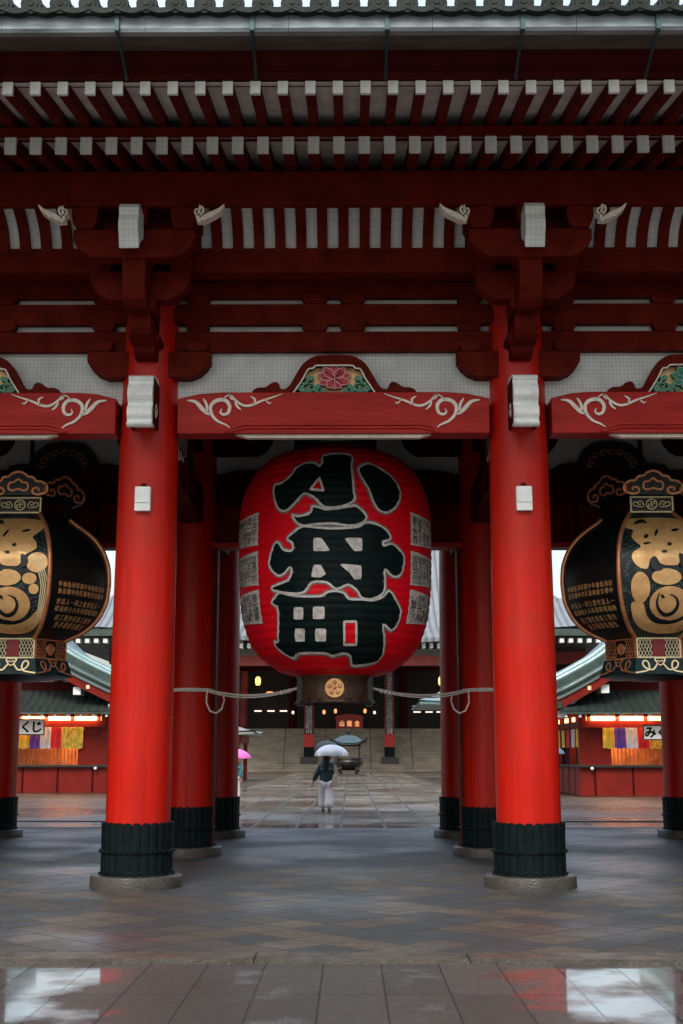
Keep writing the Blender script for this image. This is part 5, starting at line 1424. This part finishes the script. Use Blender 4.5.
# ================================================================ PEOPLE AND UMBRELLAS
SKIN = mat('skin', (.55,.33,.24), .5); HAIR = mat('black_hair', (.010,.009,.010), .4)
JACKET = mat('dark_teal_jacket', (.018,.050,.062), .6, var=.25, vscale=12); TROUS = mat('pale_lilac_trousers', (.80,.78,.84), .7, var=.12, vscale=14)
SHOE = mat('dark_shoe', (.02,.02,.025), .5); BAGM = mat('cream_cloth_bag', (.62,.52,.40), .8, var=.15, vscale=14)
def skin(name, verts, edges, radii, m, parent, loc, sub=2, root=0):
    me = bpy.data.meshes.new(name); me.from_pydata(verts, edges, []); o = bpy.data.objects.new(name, me); COL.objects.link(o)
    md = o.modifiers.new('skin', 'SKIN'); lay = me.skin_vertices[0].data if me.skin_vertices else None
    for i, r in enumerate(radii):
        lay[i].radius = r if isinstance(r, tuple) else (r, r)
    lay[root].use_root = True
    md.use_smooth_shade = True
    o.modifiers.new('sub', 'SUBSURF').levels = sub; o.modifiers['sub'].render_levels = sub
    dg = bpy.context.evaluated_depsgraph_get(); new = bpy.data.meshes.new_from_object(o.evaluated_get(dg))
    bpy.data.objects.remove(o); bpy.data.meshes.remove(me)
    new.name = name
    for p in new.polygons: p.use_smooth = True
    new.materials.clear(); new.materials.append(m)
    q = bpy.data.objects.new(name, new); COL.objects.link(q); q.parent = parent; q.location = (0,0,0); WP[q] = loc
    return q
def person(loc, rz, label, top, bottom, hair=True, long_hair=True, arm_up=1, H=1.6, group=None, stride=.16, bag=False, out_arm=True):
    """standing or walking figure facing +Y in its own axes; arm_up: side of the raised hand"""
    p = thing('person', label, 'person', loc, group); p.rotation_euler = (0,0,rz)
    s_ = H/1.6; a = arm_up; st = stride
    V = [(0,0,.86),(0,0,1.0),(0,.0,1.16),(0,.01,1.28),(0,.0,1.37),(0,.02,1.46),(0,.03,1.53),       # pelvis..head 0-6
         (.15,0,1.30),(.21,.03,1.08),(.16,.20,1.12),(.13,.26,1.22),                                  # raised arm 7-10
         (-.15,0,1.30),(-.26 if out_arm else -.19,-.02,1.07),(-.36 if out_arm else -.2,.04,.86),(-.39 if out_arm else -.2,.05,.78),   # other arm 11-14
         (.085,0,.80),(.09,-st*.4,.44),(.09,-st*1.5,.10),(.10,-st*1.15,.03),                         # leg 15-18
         (-.085,0,.80),(-.09,st*.7,.45),(-.09,st*.9,.08),(-.09,st*.9+.10,.03)]                       # leg 19-22
    V = [((x if not (7 <= i <= 14) else x*a)*s_, y*s_, z*s_) for i, (x, y, z) in enumerate(V)]
    Ed = [(0,1),(1,2),(2,3),(3,4),(4,5),(5,6),(3,7),(7,8),(8,9),(9,10),(3,11),(11,12),(12,13),(13,14),(0,15),(15,16),(16,17),(17,18),(0,19),(19,20),(20,21),(21,22)]
    Rr = [(.14,.10),(.115,.085),(.13,.09),(.12,.08),.048,.085,.075,.055,.040,.034,.03,.055,.040,.034,.03,.075,.052,.036,.03,.075,.052,.036,.03]
    body = skin('body', V, Ed, [(r[0]*s_, r[1]*s_) if isinstance(r, tuple) else r*s_ for r in Rr], SKIN, p, loc)
    # jacket
    vj = [V[i] for i in (1,2,3,7,8,9,11,12,13)] + [(0,0,.80*s_)]
    ej = [(0,1),(1,2),(2,3),(3,4),(4,5),(2,6),(6,7),(7,8),(0,9)]
    rj = [(.20,.15),(.185,.135),(.155,.115),.098,.082,.068,.098,.084,.076,(.225,.165)]
    skin('jacket', vj, ej, [(r[0]*s_, r[1]*s_) if isinstance(r, tuple) else r*s_ for r in rj], top, p, loc)
    vt = [V[0], V[15], V[16], V[17], V[19], V[20], V[21]]
    vt[3] = (V[17][0], V[17][1], V[17][2]-.01); 
    skin('trousers', vt, [(0,1),(1,2),(2,3),(0,4),(4,5),(5,6)], [(.16*s_,.125*s_), .125*s_, .13*s_, .145*s_, .125*s_, .13*s_, .145*s_], bottom, p, loc)
    for i, j in ((17,18),(21,22)):
        x, y, z = V[j]; obj('shoe', MB().ball((0,0,0), .05, .125, .04, 12, 8).mapped(lambda a_, b_, c_: (loc[0]+x+a_, loc[1]+y+b_-.0, loc[2]+z+c_+.012)), SHOE, p)
    if hair:
        hz = 1.49*s_; mb = MB().ball((loc[0], loc[1]+.0, loc[2]+hz+.03), .108, .118, .125, 18, 12)
        if long_hair:
            mb.lathe([(.105,.0),(.125,-.12),(.14,-.28),(.13,-.44),(.085,-.55),(.0,-.58)], 16, (0,0,0)).v
            k = len(mb.v); n_ = 16*6
            mb.v[-n_:] = [(loc[0]+x*1.0, loc[1]-.055+y*.62, loc[2]+hz+z) for x, y, z in mb.v[-n_:]]
        obj('hair', mb, HAIR, p)
    # ears, nose, eyes, mouth on the face side
    fc = MB(); 
    fc.ball((loc[0], loc[1]+.118, loc[2]+1.475*s_), .013, .022, .02, 8, 6)
    for e_ in (-1, 1): fc.ball((loc[0]+e_*.098, loc[1]+.03, loc[2]+1.48*s_), .014, .024, .032, 8, 6)
    obj('nose_and_ears', fc, SKIN, p)
    ey = MB()
    for e_ in (-1, 1): ey.ball((loc[0]+e_*.034, loc[1]+.106, loc[2]+1.50*s_), .013, .008, .008, 8, 6)
    ey.box(loc[0]-.022, loc[0]+.022, loc[1]+.100, loc[1]+.108, loc[2]+1.432*s_, loc[2]+1.438*s_)
    obj('eyes_and_mouth', ey, HAIR, p)
    # hands with fingers
    for wrist, d in ((V[10], Vector((0,0,1))), (V[14], Vector((-.25*a,.1,-1)).normalized())):
        hm = MB(); c = Vector(wrist)+Vector(loc); hm.tube([c, c+d*.05, c+d*.085], [.028,.036,.03], 8)
        for f in range(4):
            q = c+d*.08+Vector((0,(f-1.5)*.017,0)); L_ = (.05,.062,.058,.045)[f]
            bend = Vector((-.015*a if d.z > 0 else .012*a, .02 if d.z > 0 else .008, 0))
            hm.tube([q, q+d*L_*.5+bend*.4, q+d*L_+bend*1.4], [.0095,.0085,.007], 6)
        hm.tube([c+d*.03+Vector((0,.03,0)), c+d*.055+Vector((0,.05,0)), c+d*.08+Vector((0,.052,0))], [.011,.010,.008], 6)
        obj('hand', hm, SKIN, p)
    return p, V
def umbrella(cx_, cy_, cz_, r, h, m, label, hand, group=None, ribs=8, lean=(0,0)):
    t = thing('umbrella', label, 'umbrella', (cx_, cy_, cz_), group)
    n = 48; prof_ = []
    vs = []; NJ = 9
    for j in range(NJ+1):
        f = j/NJ
        for i in range(n):
            a = 2*PI*i/n; sc = 1-.06*f*f*abs(sin(a*ribs/2))*1.0
            rr_ = r*sin(f*PI/2*.93)/sin(PI/2*.93); z = cz_+h*(cos(f*PI/2)) + .03*f*f*abs(sin(a*ribs/2))*h
            vs.append((cx_+rr_*cos(a)*sc, cy_+rr_*sin(a)*sc, z))
    mb = MB().add(vs, [(j*n+i, j*n+(i+1)%n, (j+1)*n+(i+1)%n, (j+1)*n+i) for j in range(NJ) for i in range(n)], True)
    obj('canopy', mb, m, t, fix=False)
    rb = MB()
    for k in range(ribs):
        a = 2*PI*k/ribs
        rb.tube([(cx_+r*sin(f*PI/2*.93)/sin(PI/2*.93)*cos(a), cy_+r*sin(f*PI/2*.93)/sin(PI/2*.93)*sin(a), cz_+h*cos(f*PI/2)-.008) for f in (0.05,.25,.5,.75,1.0)], .005, 4)
    obj('ribs', rb, mat('rib_metal', (.5,.5,.52), .4, metal=.7), t)
    obj('shaft', MB().cyl((cx_, cy_, cz_+h+.05), tuple(hand), .009, n=6), mat('shaft_metal', (.5,.5,.52), .4, metal=.7), t)
    obj('handle', MB().tube([tuple(Vector(hand)+Vector((0,0,.04))), tuple(Vector(hand)+Vector((0,0,-.08))), tuple(Vector(hand)+Vector((.02,0,-.12))), tuple(Vector(hand)+Vector((.05,0,-.11)))], .014, 6), SHOE, t)
    return t
CLEARU = mat('white_translucent_umbrella', (.62,.68,.74), .3); CLEARU.node_tree.nodes['Principled BSDF'].inputs['Transmission Weight'].default_value = .25
PINKU = mat('pink_umbrella', (.80,.16,.55), .45); DARKU = mat('dark_umbrella', (.012,.02,.026), .5); BLUEU = mat('blue_umbrella', (.09,.20,.27), .45)
# the walking woman
PY = 36.6; px_ = XX(326, PY, 812)
loc = (px_, PY, .009)
pm, V = person(loc, 0, 'long-haired person in dark teal jacket and pale wide trousers walking under a white umbrella', JACKET, TROUS, arm_up=1, H=1.60)
hz_ = V[10]; hand = (loc[0]+hz_[0], loc[1]+hz_[1], loc[2]+hz_[2]+.10)
ux = XX(331.5, PY, 750)
umbrella(ux, PY+.26, ZZ(756, PY+.2), .50, ZZ(744.5, PY)-ZZ(756, PY), CLEARU, 'white domed umbrella held by the person walking to the hall', hand)
bg = thing('shoulder_bag', 'cream cloth bag hanging at the right hip of the walking person', 'bag', (loc[0]+.22, PY, .75))
bm_ = MB(); bxc = loc[0]+.235
bm_.prism([(bxc-.09,.72),(bxc+.10,.70),(bxc+.13,.80),(bxc+.08,1.02),(bxc+.02,1.10),(bxc-.04,1.02),(bxc-.08,.86)], PY-.14, PY+.12)
obj('bag_body', bm_, BAGM, bg, bevel=.02); obj('strap', MB().tube([(bxc+.02,PY-.08,1.08),(bxc-.05,PY-.04,1.28),(bxc-.09,PY,1.36),(bxc-.05,PY+.06,1.25),(bxc+.02,PY+.08,1.08)], .014, 6), BAGM, bg)
rc = MB().ball((loc[0]+.115, PY+.02, loc[2]+1.50), .030, .03, .07, 10, 8)
obj('red_hair_ribbon', rc, mat('red_ribbon', (.7,.03,.03), .5), pm)
# three more visitors, mostly hidden
GREY = mat('grey_coat', (.07,.075,.08), .7); TEAL = mat('blue_green_top', (.05,.25,.30), .7); REDB = mat('dark_red_bag', (.25,.03,.03), .7); PALE = mat('pale_trousers', (.6,.56,.54), .7)
Yp = 44.0; xp = XX(234.5, Yp, 780); lp = (xp, Yp, .0)
pp_, V = person(lp, 0, 'visitor in blue-green top with a pink umbrella half hidden by the left columns', TEAL, PALE, arm_up=-1, H=1.58, out_arm=False, stride=.05)
hh = (lp[0]+V[10][0], lp[1]+V[10][1], lp[2]+V[10][2]+.10)
umbrella(XX(233, Yp, 750), Yp+.25, ZZ(758.5, Yp), .62, .34, PINKU, 'pink umbrella showing beside the left red columns', hh)
Yd = 52.0; xd = XX(327.5, Yd, 780); ld = (xd, Yd, .008)
pd_, V = person(ld, 0, 'visitor in grey coat almost hidden behind the walking person', GREY, GREY, arm_up=-1, H=1.66, long_hair=False, out_arm=False, stride=.08)
hh = (ld[0]+V[10][0], ld[1]+V[10][1], ld[2]+V[10][2]+.10)
umbrella(XX(327, Yd, 745), Yd+.26, ZZ(749, Yd), .50, .34, DARKU, 'dark umbrella showing just behind the white umbrella', hh)
Yb = 44.0; xb_ = XX(549, Yb, 780); lb_ = (xb_, Yb, .0)
pb_, V = person(lb_, 0, 'visitor at the right fortune counter hidden behind the front red column', GREY, GREY, arm_up=-1, H=1.6, long_hair=False, out_arm=False, stride=.05)
hh = (lb_[0]+V[10][0], lb_[1]+V[10][1], lb_[2]+V[10][2]+.10)
umbrella(XX(551, Yb, 750), Yb+.26, ZZ(754, Yb), .52, .28, BLUEU, 'blue umbrella showing right of the front red column', hh)

# ================================================================ LIGHT, SKY, CAMERA
w = bpy.data.worlds.new('World'); S.world = w; w.use_nodes = True
N = w.node_tree.nodes; L = w.node_tree.links; bgn = N['Background']
sky = N.new('ShaderNodeTexSky'); sky.sky_type = 'NISHITA'; sky.sun_disc = False
SE, SR = math.radians(50), math.radians(180+12)
sky.sun_elevation = SE; sky.sun_rotation = SR; sky.dust_density = 4; sky.air_density = 1.3; sky.ozone_density = .6
hs = N.new('ShaderNodeHueSaturation'); hs.inputs['Saturation'].default_value = .68
L.new(sky.outputs[0], hs.inputs['Color'])
# overcast: cloud deck brighter overhead than at the skyline, with soft mottling
tc = N.new('ShaderNodeTexCoord'); sp = N.new('ShaderNodeSeparateXYZ'); L.new(tc.outputs['Generated'], sp.inputs[0])
mr = N.new('ShaderNodeMapRange'); mr.inputs[1].default_value = 0; mr.inputs[2].default_value = 1; mr.inputs[3].default_value = .62; mr.inputs[4].default_value = 1.7; L.new(sp.outputs[2], mr.inputs[0])
cn_ = N.new('ShaderNodeTexNoise'); cn_.inputs['Scale'].default_value = 2.2; cn_.inputs['Detail'].default_value = 6; L.new(tc.outputs['Generated'], cn_.inputs['Vector'])
m2 = N.new('ShaderNodeMapRange'); m2.inputs[1].default_value = .3; m2.inputs[2].default_value = .7; m2.inputs[3].default_value = .85; m2.inputs[4].default_value = 1.2; L.new(cn_.outputs[0], m2.inputs[0])
mm = N.new('ShaderNodeMath'); mm.operation = 'MULTIPLY'; L.new(mr.outputs[0], mm.inputs[0]); L.new(m2.outputs[0], mm.inputs[1])
# added weighting: sky brighter beyond the hall, dimmer behind the camera
m3 = N.new('ShaderNodeMapRange'); m3.inputs[1].default_value = -.3; m3.inputs[2].default_value = .8; m3.inputs[3].default_value = .72; m3.inputs[4].default_value = 1.75; L.new(sp.outputs[1], m3.inputs[0])
m4 = N.new('ShaderNodeMath'); m4.operation = 'MULTIPLY'; L.new(mm.outputs[0], m4.inputs[0]); L.new(m3.outputs[0], m4.inputs[1]); mm = m4
vm = N.new('ShaderNodeVectorMath'); vm.operation = 'SCALE'; L.new(hs.outputs[0], vm.inputs[0]); L.new(mm.outputs[0], vm.inputs['Scale'])
L.new(vm.outputs[0], bgn.inputs['Color']); bgn.inputs['Strength'].default_value = .15
sd = bpy.data.lights.new('sun', 'SUN'); sd.energy = 1.25; sd.angle = math.radians(14); sd.color = (1, .97, .92)
so = bpy.data.objects.new('sun', sd); COL.objects.link(so)
# sun stands behind the camera: direction it shines from
dv = Vector((sin(SR)*cos(SE), cos(SR)*cos(SE), sin(SE)))
so.rotation_euler = dv.to_track_quat('Z', 'Y').to_euler(); so.location = (0, -20, 30)
cam = bpy.data.cameras.new('camera'); co = bpy.data.objects.new('camera', cam); COL.objects.link(co)
cam.sensor_fit = 'VERTICAL'; cam.sensor_height = 36; cam.lens = FOC/1024*36; cam.clip_end = 3000; cam.clip_start = .1
co.location = (CAMX, 0, HC); co.rotation_euler = (PI/2+PITCH, 0, -YAW)
S.camera = co
S.view_settings.view_transform = 'Standard'; S.view_settings.look = 'None'; S.view_settings.gamma = 1; S.view_settings.use_curve_mapping = False
S.view_settings.exposure = .50
S.cycles.max_bounces = 6; S.cycles.diffuse_bounces = 3; S.cycles.glossy_bounces = 3; S.cycles.use_denoising = True
